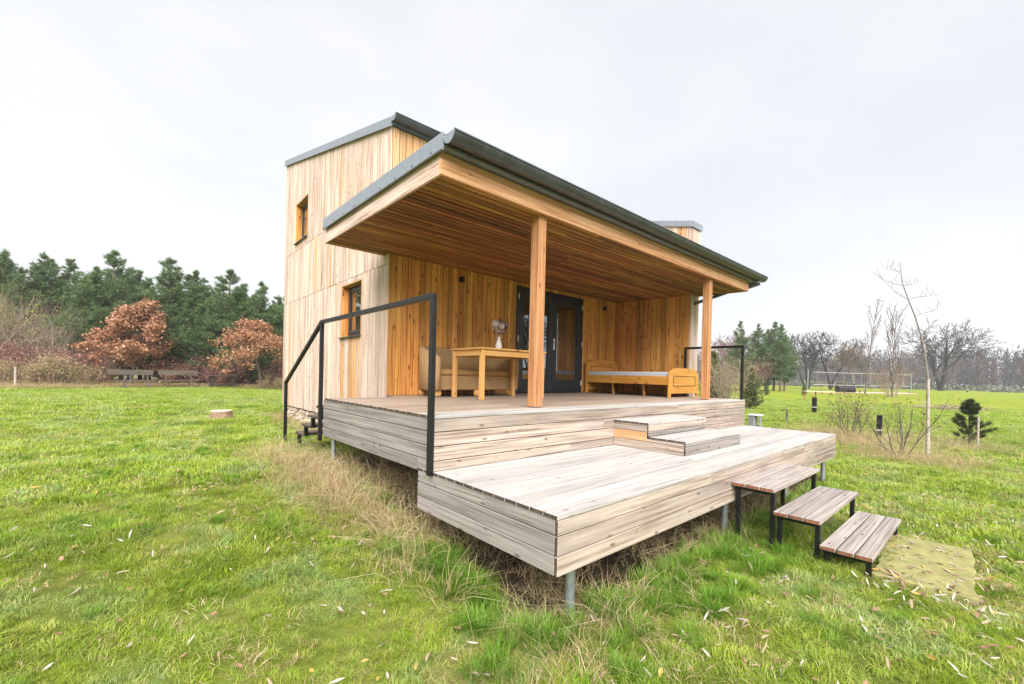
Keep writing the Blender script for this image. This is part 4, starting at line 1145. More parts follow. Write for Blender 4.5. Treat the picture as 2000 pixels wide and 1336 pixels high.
# short dead blades in worn places of the lawn
tufts_dead = [blade_tuft(160 + k, 30, .09, .02, .06, .0038, 1.8, STRAW) for k in range(4)]
P7, r7_ = field_pts(.8, 12, 75)
wear = np.clip((vnoise(P7[:, 0] + 17, P7[:, 1] + 3, .75) * .6 + vnoise(P7[:, 0] + 5, P7[:, 1] + 21, .28) * .5 - .52) * 3.2, 0, 1)
wear = wear * (.35 + 1.0 * np.exp(-(((P7[:, 0] - 2.4) / 3.0) ** 2 + ((P7[:, 1] + 1.2) / 1.5) ** 2)))
k = clear_of_things(P7) & (R_.random(len(P7)) < wear); P7 = P7[k]
scatter('dead_grass', 'short dead blades in the worn places of the lawn', np.c_[P7, gz(P7[:, 0], P7[:, 1]) + .018], R_.uniform(0, 6.28, len(P7)), R_.uniform(.7, 1.4, len(P7)), R_.integers(0, 4, len(P7)), hidden_collection('dead_tufts', tufts_dead), 4, R_.normal(0, .3, (len(P7), 2)))
# dry band along the wood edge
n = 9000
P6 = np.c_[R_.uniform(-22, 9, n), R_.uniform(29.0, 40, n)]
lim = np.where((P6[:, 0] > -2.9) & (P6[:, 0] < 3.4), 32.0, np.where(P6[:, 0] >= 3.4, 28.6, 30.4))
k = R_.random(n) < sstep(-.9, .5, P6[:, 1] - lim + .9 * (vnoise(P6[:, 0], P6[:, 1], 1.2) - .5)); P6 = P6[k]
scatter('wood_edge_grass', 'pale dry grass band in front of the wood edge', np.c_[P6, gz(P6[:, 0], P6[:, 1])], R_.uniform(0, 6.28, len(P6)), R_.uniform(1.4, 3.0, len(P6)), R_.integers(0, 6, len(P6)), C_STRAW, 6)

# fallen leaves
def leaf_mesh(seed, L_, W_, mat):
    r_ = random.Random(seed); n = 6; vs = []; fs = []
    curl, twist = r_.uniform(-.5, .9), r_.uniform(-.5, .5)
    for i in range(n + 1):
        t_ = i / n; w = W_ * (math.sin(math.pi * min(1, t_ * .96 + .02)) ** .75) / 2
        x = (t_ - .5) * L_; z = curl * L_ * .35 * (t_ - .5) ** 2 * 2 + .002
        tw = twist * (t_ - .5)
        vs += [(x, -w * math.cos(tw), z - w * math.sin(tw) + w * .45), (x, 0, z), (x, w * math.cos(tw), z + w * math.sin(tw) + w * .45)]
    for i in range(n):
        b = i * 3
        fs += [(b, b + 1, b + 4, b + 3), (b + 1, b + 2, b + 5, b + 4)]
    return np_mesh('fallen_leaf', np.array(vs), np.array(fs), mat, True)
LEAFM = [leafy('leaf_silver', [(.36, .31, .26), (.52, .46, .40)], .15), leafy('leaf_beige', [(.30, .21, .14), (.40, .30, .21)], .15),
         leafy('leaf_brown', [(.23, .13, .08), (.33, .20, .12)], .15), leafy('leaf_yellow', [(.45, .29, .06), (.55, .38, .12)], .2)]
leaves = [leaf_mesh(k, [.075, .09, .062, .08, .07, .085, .05, .06][k], [.014, .015, .017, .013, .018, .014, .026, .024][k], LEAFM[[0, 0, 0, 1, 1, 0, 2, 3][k]]) for k in range(8)]
def litter_density(x, y):
    d = .22 + 1.7 * np.exp(-(((x - 2.3) / 2.2) ** 2 + ((y + 1.3) / 1.2) ** 2)) + .5 * np.exp(-(((x + .8) / .7) ** 2 + ((y - .6) / 1.6) ** 2)) + .8 * np.exp(-(((x - 5) / 2) ** 2 + ((y + 1.6) / 1) ** 2))
    return np.clip(d * (.32 + 2.4 * vnoise(x + 3, y + 8, .38) ** 2.0), 0, 1)
PL, rl = field_pts(.9, 13, 70, 62)
k = clear_of_things(PL, False) & (R_.random(len(PL)) < litter_density(PL[:, 0], PL[:, 1])); PL, rl = PL[k], rl[k]
pile = np.concatenate([np.c_[R_.normal(2.55, .13, 60), R_.normal(-1.30, .14, 60)], np.c_[R_.normal(2.62, .16, 50), R_.normal(-1.66, .05, 50)], np.c_[R_.uniform(2.7, 3.9, 30), R_.uniform(-1.62, -1.08, 30)], np.c_[R_.normal(3.3, .5, 40), R_.normal(-1.72, .06, 40)]])
PL = np.concatenate([PL, pile]); rl = np.concatenate([rl, np.hypot(*(pile - c2).T)])
order = np.argsort(rl); PL, rl = PL[order], rl[order]
on_slab = in_rect(PL, 2.68, 3.96, -1.58, -1.08)
zl = gz(PL[:, 0], PL[:, 1]) + np.where(on_slab, 0, R_.uniform(.022, .06, len(PL)))
zl = np.where(on_slab, SLZ + .003, zl)
NB = 290
pickp = [0, 1, 2, 3, 4, 5, 0, 3, 4, 6, 6, 6, 4, 3, 7]
for i in range(min(NB, len(PL))):
    o = link('fallen_leaf', leaves[rnd.choice(pickp)], None, (PL[i, 0], PL[i, 1], zl[i]))
    f_ = .25 if on_slab[i] else 1
    o.rotation_euler = (rnd.gauss(0, .45) * f_, rnd.gauss(0, .35) * f_, rnd.uniform(0, 6.28)); s_ = rnd.uniform(.6, 1.1); o.scale = (s_, s_, s_)
    props(o, 'slender dry fallen leaf lying loose in the short lawn grass', 'leaf', 'fallen leaves on the lawn')
rest = PL[NB:]
if len(rest):
    scatter('leaf_litter', 'scattered dry fallen leaves farther out on the meadow', np.c_[rest, zl[NB:]], R_.uniform(0, 6.28, len(rest)), R_.uniform(.6, 1.1, len(rest)), np.array([pickp[i] for i in R_.integers(0, len(pickp), len(rest))]), hidden_collection('litter_leaves', leaves), 8, R_.normal(0, .4, (len(rest), 2)))

# ------------------------------------------------------------------ trees and shrubs
class Wood_:
    """tapered limbs as one triangle soup"""
    def __init__(self): self.V, self.F, self.n = [], [], 0
    def tube(self, pts, rads, k=5):
        pts = np.asarray(pts, dtype=float); m_ = len(pts)
        d = np.gradient(pts, axis=0); d /= np.linalg.norm(d, axis=1)[:, None] + 1e-9
        ref = np.array([.31, .17, .93]) if abs(d[0, 2]) < .8 else np.array([1., .1, 0])
        s = np.cross(d, ref); s /= np.linalg.norm(s, axis=1)[:, None] + 1e-9
        t = np.cross(d, s)
        a = np.arange(k) * 2 * np.pi / k
        ring = pts[:, None, :] + (np.cos(a)[None, :, None] * s[:, None, :] + np.sin(a)[None, :, None] * t[:, None, :]) * np.asarray(rads)[:, None, None]
        self.V.append(ring.reshape(-1, 3))
        i, j = np.meshgrid(np.arange(m_ - 1), np.arange(k), indexing='ij'); j2 = (j + 1) % k
        q_ = np.stack([i * k + j, i * k + j2, (i + 1) * k + j2, (i + 1) * k + j], -1).reshape(-1, 4) + self.n
        self.F.append(q_); self.n += m_ * k
    def mesh(self, name, mat): return np_mesh(name, np.concatenate(self.V), np.concatenate(self.F), mat, True)

def grow(rng, W, tips, p, d, length, rad, lev, sp):
    """recursive limb. sp: per-level dict lists"""
    ns = sp['seg'][min(lev, len(sp['seg']) - 1)]
    pts = [p.copy()]; dirs = [d.copy()]
    step = length / ns
    for i in range(ns):
        d = d + rng.normal(0, sp['wig'], 3) + np.array([0, 0, sp['up'][min(lev, len(sp['up']) - 1)]]) / ns
        d = d / np.linalg.norm(d)
        p = p + d * step
        pts.append(p.copy()); dirs.append(d.copy())
    r1 = rad * sp['taper'][min(lev, len(sp['taper']) - 1)]
    W.tube(pts, np.maximum(np.linspace(rad, r1, ns + 1), sp.get('rmin', 0)), 6 if lev == 0 else (4 if lev == 1 else 3))
    if lev >= sp['levels']:
        tips.append((pts[-1], dirs[-1], pts[-2])); return
    nc = sp['kids'][min(lev, len(sp['kids']) - 1)]
    t0 = sp['start'][min(lev, len(sp['start']) - 1)]
    az0 = rng.uniform(0, 6.28)
    for c in range(nc):
        t = t0 + (1 - t0) * (c + rng.uniform(.2, .9)) / nc
        i = min(ns - 1, int(t * ns)); f_ = t * ns - i
        q_ = pts[i] + (pts[i + 1] - pts[i]) * f_
        ax = dirs[i + 1]
        s = np.cross(ax, [0.1, .2, 1.]) if abs(ax[2]) < .95 else np.cross(ax, [1., 0, 0])
        s = s / np.linalg.norm(s); u_ = np.cross(s, ax)
        az = az0 + c * 2.4 + rng.normal(0, .4)
        an = sp['ang'][min(lev, len(sp['ang']) - 1)] * rng.uniform(.7, 1.25)
        nd = ax * math.cos(an) + (s * math.cos(az) + u_ * math.sin(az)) * math.sin(an)
        ln = length * sp['ratio'][min(lev, len(sp['ratio']) - 1)] * rng.uniform(.7, 1.15) * (1 - .45 * (t - t0) / (1 - t0 + 1e-6) * sp.get('cone', 0))
        grow(rng, W, tips, q_, nd, ln, max(rad + (r1 - rad) * t, .001) * sp['rr'], lev + 1, sp)
    if sp.get('lead', 1):
        grow(rng, W, tips, pts[-1], dirs[-1], length * sp['ratio'][min(lev, len(sp['ratio']) - 1)] * .8, r1, lev + 1, sp)

def quads_at(rng, P, size, up=.3):
    n = len(P)
    nrm = rng.normal(size=(n, 3)) + np.array([0, 0, up]); nrm /= np.linalg.norm(nrm, axis=1)[:, None]
    t1 = np.cross(nrm, rng.normal(size=(n, 3))); t1 /= np.linalg.norm(t1, axis=1)[:, None]; t2 = np.cross(nrm, t1)
    s = (size * rng.uniform(.6, 1.3, n))[:, None]
    V = np.stack([P - t1 * s * .5, P + t2 * s * .3 + nrm * s * .08, P + t1 * s * .55, P - t2 * s * .3 + nrm * s * .08], 1).reshape(-1, 3)
    return V, np.arange(n * 4).reshape(-1, 4)

def tree_thing(name, label, cat, loc, wood_me, crown_me, group=None, trunk='trunk', crown='crown'):
    t = thing(name, label, cat, loc, group)
    for nm, me in ((trunk, wood_me), (crown, crown_me)):
        if me is None: continue
        o = bpy.data.objects.new(nm, me); COL.objects.link(o); o.parent = t
    return t

# --- pines
NEEDLE = leafy('pine_needles', [(.045, .085, .034), (.09, .155, .058), (.155, .235, .09), (.23, .31, .135)], .3, .35, [(.06, .11, .045), (.18, .255, .105)], .6, False, 1.3)
def pine(seed, h, width, bare):
    rng = np.random.default_rng(seed); W = Wood_()
    zs = np.linspace(0, h, 9)
    bx, by = np.cumsum(rng.normal(0, .035 * h / 8, 9)), np.cumsum(rng.normal(0, .035 * h / 8, 9))
    bx -= bx[0]; by -= by[0]
    W.tube(np.c_[bx, by, zs], np.linspace(.014 * h + .03, .012, 9), 7)
    TP, TD, TS = [], [], []
    z = h * bare
    while z < h * .99:
        t = (z / h - bare) / (1 - bare)
        nb = rng.integers(4, 6) if t > .6 else rng.integers(6, 9)
        Lmax = width * (.42 + .58 * min(1, t / .18)) * (1 - t) ** .84 + .12
        for k in range(nb):
            az = rng.uniform(0, 6.28); L_ = Lmax * rng.uniform(.55, 1.18)
            el = .12 + .75 * t + rng.normal(0, .12)
            cx, cy_ = np.interp(z, zs, bx), np.interp(z, zs, by)
            p = np.array([cx, cy_, z]); d = np.array([math.cos(az) * math.cos(el), math.sin(az) * math.cos(el), math.sin(el)])
            m_ = 5; pts = [p.copy()]
            for i in range(m_):
                d = d + np.array([0, 0, .05]) + rng.normal(0, .07, 3); d /= np.linalg.norm(d); p = p + d * L_ / m_; pts.append(p.copy())
            W.tube(pts, np.linspace(.008 * L_ + .008, .004, m_ + 1), 3)
            pts = np.array(pts)
            nsh = max(5, int(L_ / .048))
            for j in range(nsh):
                tt = .30 + .70 * (j + rng.random()) / nsh
                q_ = np.array([np.interp(tt * m_, np.arange(m_ + 1), pts[:, c]) for c in range(3)])
                off = rng.normal(0, 1, 3) * np.array([1, 1, .28]) * L_ * .145 * (1.15 - tt * .6)
                TP.append(q_ + off); dd = d + off / (np.linalg.norm(off) + .1) * .8 + np.array([0, 0, .45]); TD.append(dd / np.linalg.norm(dd)); TS.append(rng.uniform(.75, 1.2))
        z += rng.uniform(.33, .5) * (h / 8.5)
    for k in range(4):
        TP.append(np.array([bx[-1], by[-1], h - .12 * k])); TD.append(np.array([0, 0, 1.])); TS.append(1)
    TP, TD, TS = np.array(TP), np.array(TD), np.array(TS)
    nn_ = 13
    n = len(TP)
    D = TD[:, None, :] * .75 + rng.normal(0, .62, (n, nn_, 3)); D /= np.linalg.norm(D, axis=2)[..., None]
    ln = (.19 * TS)[:, None, None] * rng.uniform(.6, 1.2, (n, nn_, 1))
    sd = np.cross(D, rng.normal(size=(n, nn_, 3))); sd /= np.linalg.norm(sd, axis=2)[..., None]
    b = TP[:, None, :] + rng.normal(0, .035, (n, nn_, 3))
    V = np.stack([b - sd * .017, b + sd * .017, b + D * ln], 2).reshape(-1, 3)
    return W.mesh('pine_trunk', BARK_PINE), np_mesh('pine_crown', V, np.arange(n * nn_ * 3).reshape(-1, 3), NEEDLE)

PINES = [pine(1, 8.8, 3.0, .10), pine(2, 8.4, 2.7, .16), pine(3, 8.0, 3.2, .07), pine(4, 8.6, 2.4, .20)]
PH = [8.8, 8.4, 8.0, 8.6]
spots = [(-10.4, 45.3, 9.7), (-8.9, 46.1, 9.3), (-8.6, 44.2, 8.6), (-6.6, 42.7, 8.9), (-5.5, 43.1, 8.7), (-4.0, 43.0, 8.5), (-3.1, 38.2, 8.9), (-2.1, 41.4, 8.5), (-1.5, 42.2, 8.4), (-.06, 35.9, 8.6),
         (1.1, 37.2, 8.1), (2.2, 40.2, 8.3), (2.9, 33.4, 7.8), (4.2, 36.1, 7.5), (4.9, 32.6, 7.2), (6.0, 33.6, 6.7), (-12.5, 47, 11), (-14.8, 45, 11.0), (-.9, 46.5, 8.6), (3.4, 43.5, 8.2), (7.6, 37.5, 7.6), (8.8, 34.0, 6.9), (-7.0, 48.5, 9.3), (5.9, 41.0, 7.8), (-4.8, 40.6, 7.4), (-1.2, 38.4, 7.2), (.9, 34.9, 6.6), (1.9, 36.8, 7.2), (3.7, 34.6, 6.6), (-2.6, 44.6, 8.3), (.3, 40.6, 8.0), (6.6, 35.6, 6.5), (-7.6, 42.0, 7.6), (4.6, 38.6, 7.6)]
for i, (x, y, h) in enumerate(spots):
    v = [0, 1, 3, 0, 3, 1, 2, 0, 3, 1, 2, 0, 2, 3, 2, 1][i % 16]
    lab = ('dark green pine rising behind the bare willow bushes' if x < -5 else 'tall dark green pine rising behind the rusty oak' if x < -1 else
           'bushy green pine in the wood edge behind the picnic table' if x < 3.3 else 'lower green pine behind the small orange oak beside the cabin')
    t = tree_thing('pine_tree', lab, 'pine', (x, y, G(x, y)), *PINES[v], 'pines of the wood edge')
    s_ = h / PH[v]; t.scale = (s_ * rnd.uniform(1.0, 1.25), s_ * rnd.uniform(1.0, 1.25), s_); t.rotation_euler.z = rnd.uniform(0, 6.28)
LABP2 = 'grey green pine in the loose group beyond the porch railing'
for i, (x, y, h) in enumerate([(62.0, 22.4, 9.6), (65.6, 21.4, 9.6), (67.0, 19.7, 9.9), (63.8, 17.9, 9.0), (69.5, 21.6, 9.0), (66.5, 18.2, 8.0)]):
    v = [3, 0, 1, 3, 2, 1][i]
    t = tree_thing('pine_tree', LABP2, 'pine', (x, y, G(x, y)), *PINES[v], 'pines beyond the railing')
    s_ = h / PH[v]; t.scale = (s_ * .95, s_ * .95, s_); t.rotation_euler.z = i * 1.7

# --- brown oaks
OAKL = leafy('dry_oak_leaves', [(.26, .105, .05), (.43, .20, .11), (.57, .32, .20), (.64, .43, .30)], .3, .3, [(.22, .085, .035), (.40, .19, .09)], .6, False, 1.6)
def oak(seed, h, width, zlow, n_leaf, leaf, shape=0):
    rng = np.random.default_rng(seed); W = Wood_(); tips = []
    sp = dict(levels=3, seg=[7, 5, 4, 3], wig=.09, up=[.1, .25, .2, .1], taper=[.12, .3, .4, .5], kids=[26, 5, 4], start=[zlow, .25, .25], ang=[1.2, .75, .7], ratio=[.42 * width / h * 1.9, .45, .45], rr=.42, cone=1.75, lead=0)
    grow(rng, W, tips, np.array([0, 0, -.1]), np.array([0, 0, 1.]), h * .93, .016 * h + .02, 0, sp)
    T = np.array([t[0] for t in tips])
    # hang the leaves in clumps round the twigs, crown outline kept uneven
    idx = rng.integers(0, len(T), n_leaf)
    P = T[idx] + rng.normal(0, 1, (n_leaf, 3)) * np.array([.17, .17, .13])
    V, F = quads_at(rng, P, leaf, .4)
    return W.mesh('oak_trunk', BARK_GREY), np_mesh('oak_crown', V, F, OAKL)
t = tree_thing('oak_tree', 'young oak full of rusty brown leaves behind the long bench', 'oak', (-2.0, 33.0, G(-2.0, 33.0)), *oak(21, 5.4, 4.1, .10, 17000, .16))
t = tree_thing('oak_tree', 'small spreading oak with orange brown leaves beside the cabin wall', 'oak', (4.1, 28.6, G(4.1, 28.6)), *oak(22, 4.35, 3.8, .26, 10000, .14))

# --- shrubs
def shrub(seed, h, spread, stems, levels, mat, leaf_mat=None, n_leaf=0, leaf=.08, kids=4, thin=1.0, up=.25, wig=.12):
    rng = np.random.default_rng(seed); W = Wood_(); tips = []
    sp = dict(levels=levels, seg=[4, 4, 3, 3], wig=wig, up=[up, up * .7, up * .4, 0], taper=[.5, .45, .45, .4], kids=[kids, kids, 3], start=[.3, .25, .25], ang=[.55, .6, .65], ratio=[.6, .55, .5], rr=.6, lead=1)
    for k in range(stems):
        a = rng.uniform(0, 6.28); e = rng.uniform(.05, .75) * spread / h
        d = np.array([math.cos(a) * e, math.sin(a) * e, 1.]); d /= np.linalg.norm(d)
        p = np.array([math.cos(a), math.sin(a), 0]) * rng.uniform(0, .14) * spread; p[2] = -.08
        grow(rng, W, tips, p, d, h * rng.uniform(.42, .62), .011 * thin * h ** .6, 0, sp)
    T = np.array([t[0] for t in tips])
    cm = None
    if leaf_mat:
        idx = rng.integers(0, len(T), n_leaf); P = T[idx] + rng.normal(0, .11 * h ** .5, (n_leaf, 3))
        P[:, 2] = np.maximum(P[:, 2], .05)
        V, F = quads_at(rng, P, leaf, .3); cm = np_mesh('shrub_leaves', V, F, leaf_mat)
    return W.mesh('shrub_stems', mat), cm
REDL = leafy('red_shrub_leaves', [(.20, .085, .08), (.34, .16, .15), (.42, .24, .20)], .3, .4, [(.30, .14, .15), (.40, .26, .16)], .6, False, 1.5)
TANL = leafy('tan_shrub_leaves', [(.24, .17, .09), (.36, .27, .15), (.44, .35, .20)], .3, .4, [(.28, .21, .11), (.40, .33, .18)], .6, False, 1.5)
YELL = leafy('yellowing_leaves', [(.20, .19, .05), (.31, .28, .08)], .25)
SH_BARE = [shrub(31, 6.4, 6.0, 19, 3, BARK_TAN, YELL, 700, .12, 4, 1.3), shrub(32, 5.2, 4.6, 17, 3, BARK_TAN, YELL, 300, .12, 4, 1.3)]
SH_RED = [shrub(33, 2.4, 2.8, 13, 2, BARK_RED, REDL, 2600, .10, 4, 1), shrub(34, 2.0, 2.6, 12, 2, BARK_RED, REDL, 1900, .09, 4, 1)]
SH_TAN = [shrub(35, 1.8, 2.2, 18, 2, BARK_TAN, TANL, 2400, .09, 4, 1), shrub(36, 1.5, 1.8, 16, 2, BARK_TAN, TANL, 1700, .08, 4, 1)]
def put(kind, defs, lab, cat, grp, name):
    for i, (x, y, s_, v) in enumerate(defs):
        t = tree_thing(name, lab(x, y) if callable(lab) else lab, cat, (x, y, G(x, y)), *kind[v], grp, 'stems', 'foliage')
        t.scale = (s_, s_, s_ * rnd.uniform(.92, 1.08)); t.rotation_euler.z = rnd.uniform(0, 6.28)
put(SH_BARE, [(-8.6, 37.8, 1.0, 0), (-6.9, 39.0, 1.0, 0), (-5.6, 37.0, .92, 1), (-11.3, 38.2, 1.05, 0)], 'big leafless tan willow bush in front of the pines', 'bush', 'bare willow bushes', 'willow_bush')
put(SH_RED, [(-6.4, 35.6, 1.05, 0), (-4.7, 33.2, 1.0, 0), (-8.6, 34.8, 1.0, 1), (-3.4, 35.5, .95, 1), (.8, 33.6, .95, 1), (1.7, 33.2, .95, 0), (2.6, 32.9, .95, 1), (3.6, 32.6, .9, 0), (5.1, 30.4, .85, 1), (.0, 34.4, 1.0, 1), (6.0, 31.2, .9, 0), (-10.4, 36.0, 1.1, 1)],
    lambda x, y: 'reddish purple shrub growing under the bare willow bushes' if x < -3 else 'pinkish red shrub in the row behind the picnic table' if x < 4.5 else 'reddish shrub below the small orange oak beside the cabin', 'shrub', 'red shrubs at the wood edge', 'red_shrub')
put(SH_TAN, [(-5.0, 31.8, 1.0, 0), (-4.0, 31.6, .85, 1), (-5.9, 32.2, 1.05, 1), (-7.2, 32.6, .9, 0), (4.1, 28.4, .5, 1), (5.0, 28.2, .5, 0), (-8.8, 32.8, .9, 1)],
    lambda x, y: 'rounded brownish shrub near the pale marker post where the lawn ends' if x < 0 else 'low brown shrub at the foot of the small orange oak', 'shrub', 'brown shrubs at the lawn end', 'brown_shrub')

# --- conifers and bush seen through the far railing
CONL = leafy('young_conifer', [(.06, .085, .02), (.115, .145, .045), (.20, .20, .09)], .2, .35, [(.05, .08, .02), (.17, .17, .07)], .6, False, 2.0)
def conifer(seed, h, width):
    rng = np.random.default_rng(seed); W = Wood_(); W.tube([[0, 0, -.05], [.02, 0, h * .5], [0, .02, h]], [.05, .03, .006], 5); P = []
    z = .12
    while z < h:
        t = z / h
        for k in range(6):
            az = rng.uniform(0, 6.28); L_ = width * .5 * (1 - t) ** .8 * rng.uniform(.6, 1.15) + .05
            e = np.array([math.cos(az) * L_, math.sin(az) * L_, z + L_ * .35]); W.tube([[0, 0, z], e * .6 + np.array([0, 0, z * .4]), e], [.008, .006, .003], 3)
            for j in range(9): P.append(np.array([0, 0, z]) + (e - np.array([0, 0, z])) * rng.uniform(.25, 1.05) + rng.normal(0, .045, 3))
        z += .13
    P = np.array(P); V, F = quads_at(rng, np.repeat(P, 5, 0) + rng.normal(0, .05, (len(P) * 5, 3)), .10, .5)
    return W.mesh('conifer_stem', BARK_GREY), np_mesh('conifer_crown', V, F, CONL)
c1 = conifer(51, 2.75, 1.7)
for x, y, s_, lab in ((20.0, 7.9, 1.0, 'young green conifer behind the porch post at the far railing'), (21.2, 6.5, .72, 'low spreading green conifer just outside the far railing post')):
    t = tree_thing('young_conifer', lab, 'conifer', (x, y, G(x, y)), *c1); t.scale = (s_ * 1.1, s_ * 1.1, s_)
t = tree_thing('bare_bush', 'pale brown leafless bush framed by the far porch railing', 'bush', (18.9, 6.7, G(18.9, 6.7)), *shrub(52, 2.85, 2.0, 24, 2, BARK_TAN, TANL, 1500, .06, 5, .8, .5), None, 'stems', 'foliage')

# --- bare trees on the right
def bare_tree(seed, h, trunks, sp, mat, lean=.25, r0=.02, bud=None, nbud=0, budsize=.2):
    rng = np.random.default_rng(seed); W = Wood_(); tips = []
    for k in range(trunks):
        a = k * 2 * math.pi / trunks + rng.uniform(-.4, .4); l = lean * rng.uniform(.5, 1.2) if trunks > 1 else lean * .3
        d = np.array([math.cos(a) * l, math.sin(a) * l, 1.]); d /= np.linalg.norm(d)
        grow(rng, W, tips, np.array([math.cos(a), math.sin(a), 0]) * .02 * h * (trunks > 1) + np.array([0, 0, -.1]), d, h * sp['trunk'] * rng.uniform(.88, 1.08), r0 * h, 0, sp)
    cm = None
    if bud:
        T = np.array([t[0] for t in tips]); idx = rng.integers(0, len(T), nbud)
        V, F = quads_at(rng, T[idx] + rng.normal(0, budsize * .6, (nbud, 3)), budsize, .2); cm = np_mesh('tree_twigs', V, F, bud)
    return W.mesh('bare_limbs', mat), cm
BUD = leafy('dark_catkins', [(.03, .027, .028), (.06, .05, .05)], .1, 0, None, .7, False)
OAKB = leafy('last_brown_leaves', [(.20, .12, .075), (.30, .19, .13)], .25, 0, None, .7, False)
ALD = dict(rmin=.028, trunk=.62, levels=4, seg=[6, 5, 4, 3, 2], wig=.10, up=[.15, .12, .05, 0, 0], taper=[.35, .35, .4, .5, .5], kids=[6, 5, 4, 2], start=[.45, .3, .25, .2], ang=[.8, .75, .75, .7], ratio=[.42, .55, .5, .5], rr=.5, lead=1)
BIG = dict(rmin=.04, trunk=.42, levels=4, seg=[5, 6, 5, 4, 3], wig=.10, up=[.1, .05, .02, .0, 0], taper=[.7, .3, .35, .4, .5], kids=[4, 6, 5, 3], start=[.65, .3, .2, .2], ang=[.75, .75, .75, .7], ratio=[.92, .5, .5, .45], rr=.55, lead=1)
POP = dict(rmin=.018, trunk=.95, levels=2, seg=[8, 5, 3], wig=.035, up=[.02, .45, .3], taper=[.08, .2, .3], kids=[22, 3], start=[.12, .3], ang=[.38, .35], ratio=[.27, .4], rr=.5, cone=.6, lead=0)
a1 = bare_tree(61, 12.2, 3, ALD, BARK_DARK, .22, .017, BUD, 1300, .2)
a2 = bare_tree(62, 12.4, 2, ALD, BARK_DARK, .25, .018, BUD, 1300, .2)
a3 = bare_tree(63, 11.5, 2, ALD, BARK_GREY, .22, .018, OAKB, 1500, .22)
a4 = bare_tree(64, 19, 2, BIG, BARK_DARK, .35, .024, BUD, 1400, .26)
tree_thing('bare_tree', 'dark multi trunked leafless alder behind the volleyball court, next to the pines', 'tree', (101.5, 24.2, G(101.5, 24.2)), *a1, 'bare trees behind the court', 'trunk', 'twigs')
tree_thing('bare_tree', 'leaning dark twin trunked alder in the middle behind the volleyball court', 'tree', (106.0, 21.2, G(106, 21.2)), *a2, 'bare trees behind the court', 'trunk', 'twigs')
tree_thing('bare_tree', 'bare tree with last brown leaves behind the volleyball court', 'tree', (104.5, 17.0, G(104.5, 17)), *a3, 'bare trees behind the court', 'trunk', 'twigs')
tree_thing('bare_tree', 'large flat topped leafless tree standing alone at the field edge', 'tree', (151, 7.8, G(151, 7.8)), *a4, None, 'trunk', 'twigs')
p1_ = bare_tree(65, 11.0, 1, POP, BARK_GREY, .1, .008, OAKB, 500, .12)
p2_ = bare_tree(66, 9.6, 2, POP, BARK_GREY, .12, .006, OAKB, 260, .10)
tree_thing('poplar_sapling', 'slim upright bare poplar at the end of the volleyball court', 'tree', (66.6, 9.3, G(66.6, 9.3)), *p1_, None, 'trunk', 'twigs')
tree_thing('poplar_sapling', 'tall twin stemmed bare poplar rising from a bushy brown base', 'tree', (57.2, 5.5, G(57.2, 5.5)), *p2_, None, 'trunk', 'twigs')
tree_thing('brown_bush', 'twiggy brown bush round the foot of the twin poplar', 'bush', (57.0, 5.6, G(57, 5.6)), *shrub(67, 4.2, 3.4, 16, 2, BARK_TAN, OAKB, 900, .13, 4, 1.1), None, 'stems', 'foliage')
tree_thing('pink_bush', 'pinkish bare bush in front of the pines beyond the railing', 'bush', (57.6, 19.2, G(57.6, 19.2)), *shrub(68, 4.8, 4.4, 14, 2, BARK_RED, OAKB, 700, .16, 4, 1.1), None, 'stems', 'foliage')
tree_thing('bare_tree', 'hazy pinkish grey birch behind the far porch railing', 'tree', (72, 28.6, G(72, 28.6)), *bare_tree(69, 9.8, 3, ALD, BARK_RED, .2, .009), None, 'trunk', 'twigs')
tree_thing('dark_bush', 'small dark round tree below the pines beyond the railing', 'bush', (58.8, 19.6, G(58.8, 19.6)), *shrub(70, 2.6, 3.2, 12, 2, BARK_DARK, NEEDLE, 1500, .2, 4, 1.1), None, 'stems', 'foliage')
for x, y, s_, lab in ((44.4, 13.3, .42, 'tiny dark conifer alone in the meadow before the pines'), (50, 11.6, .4, 'tiny pale conifer in the meadow nearer the court')):
    t = tree_thing('young_conifer', lab, 'conifer', (x, y, G(x, y)), *c1); t.scale = (s_, s_, s_)

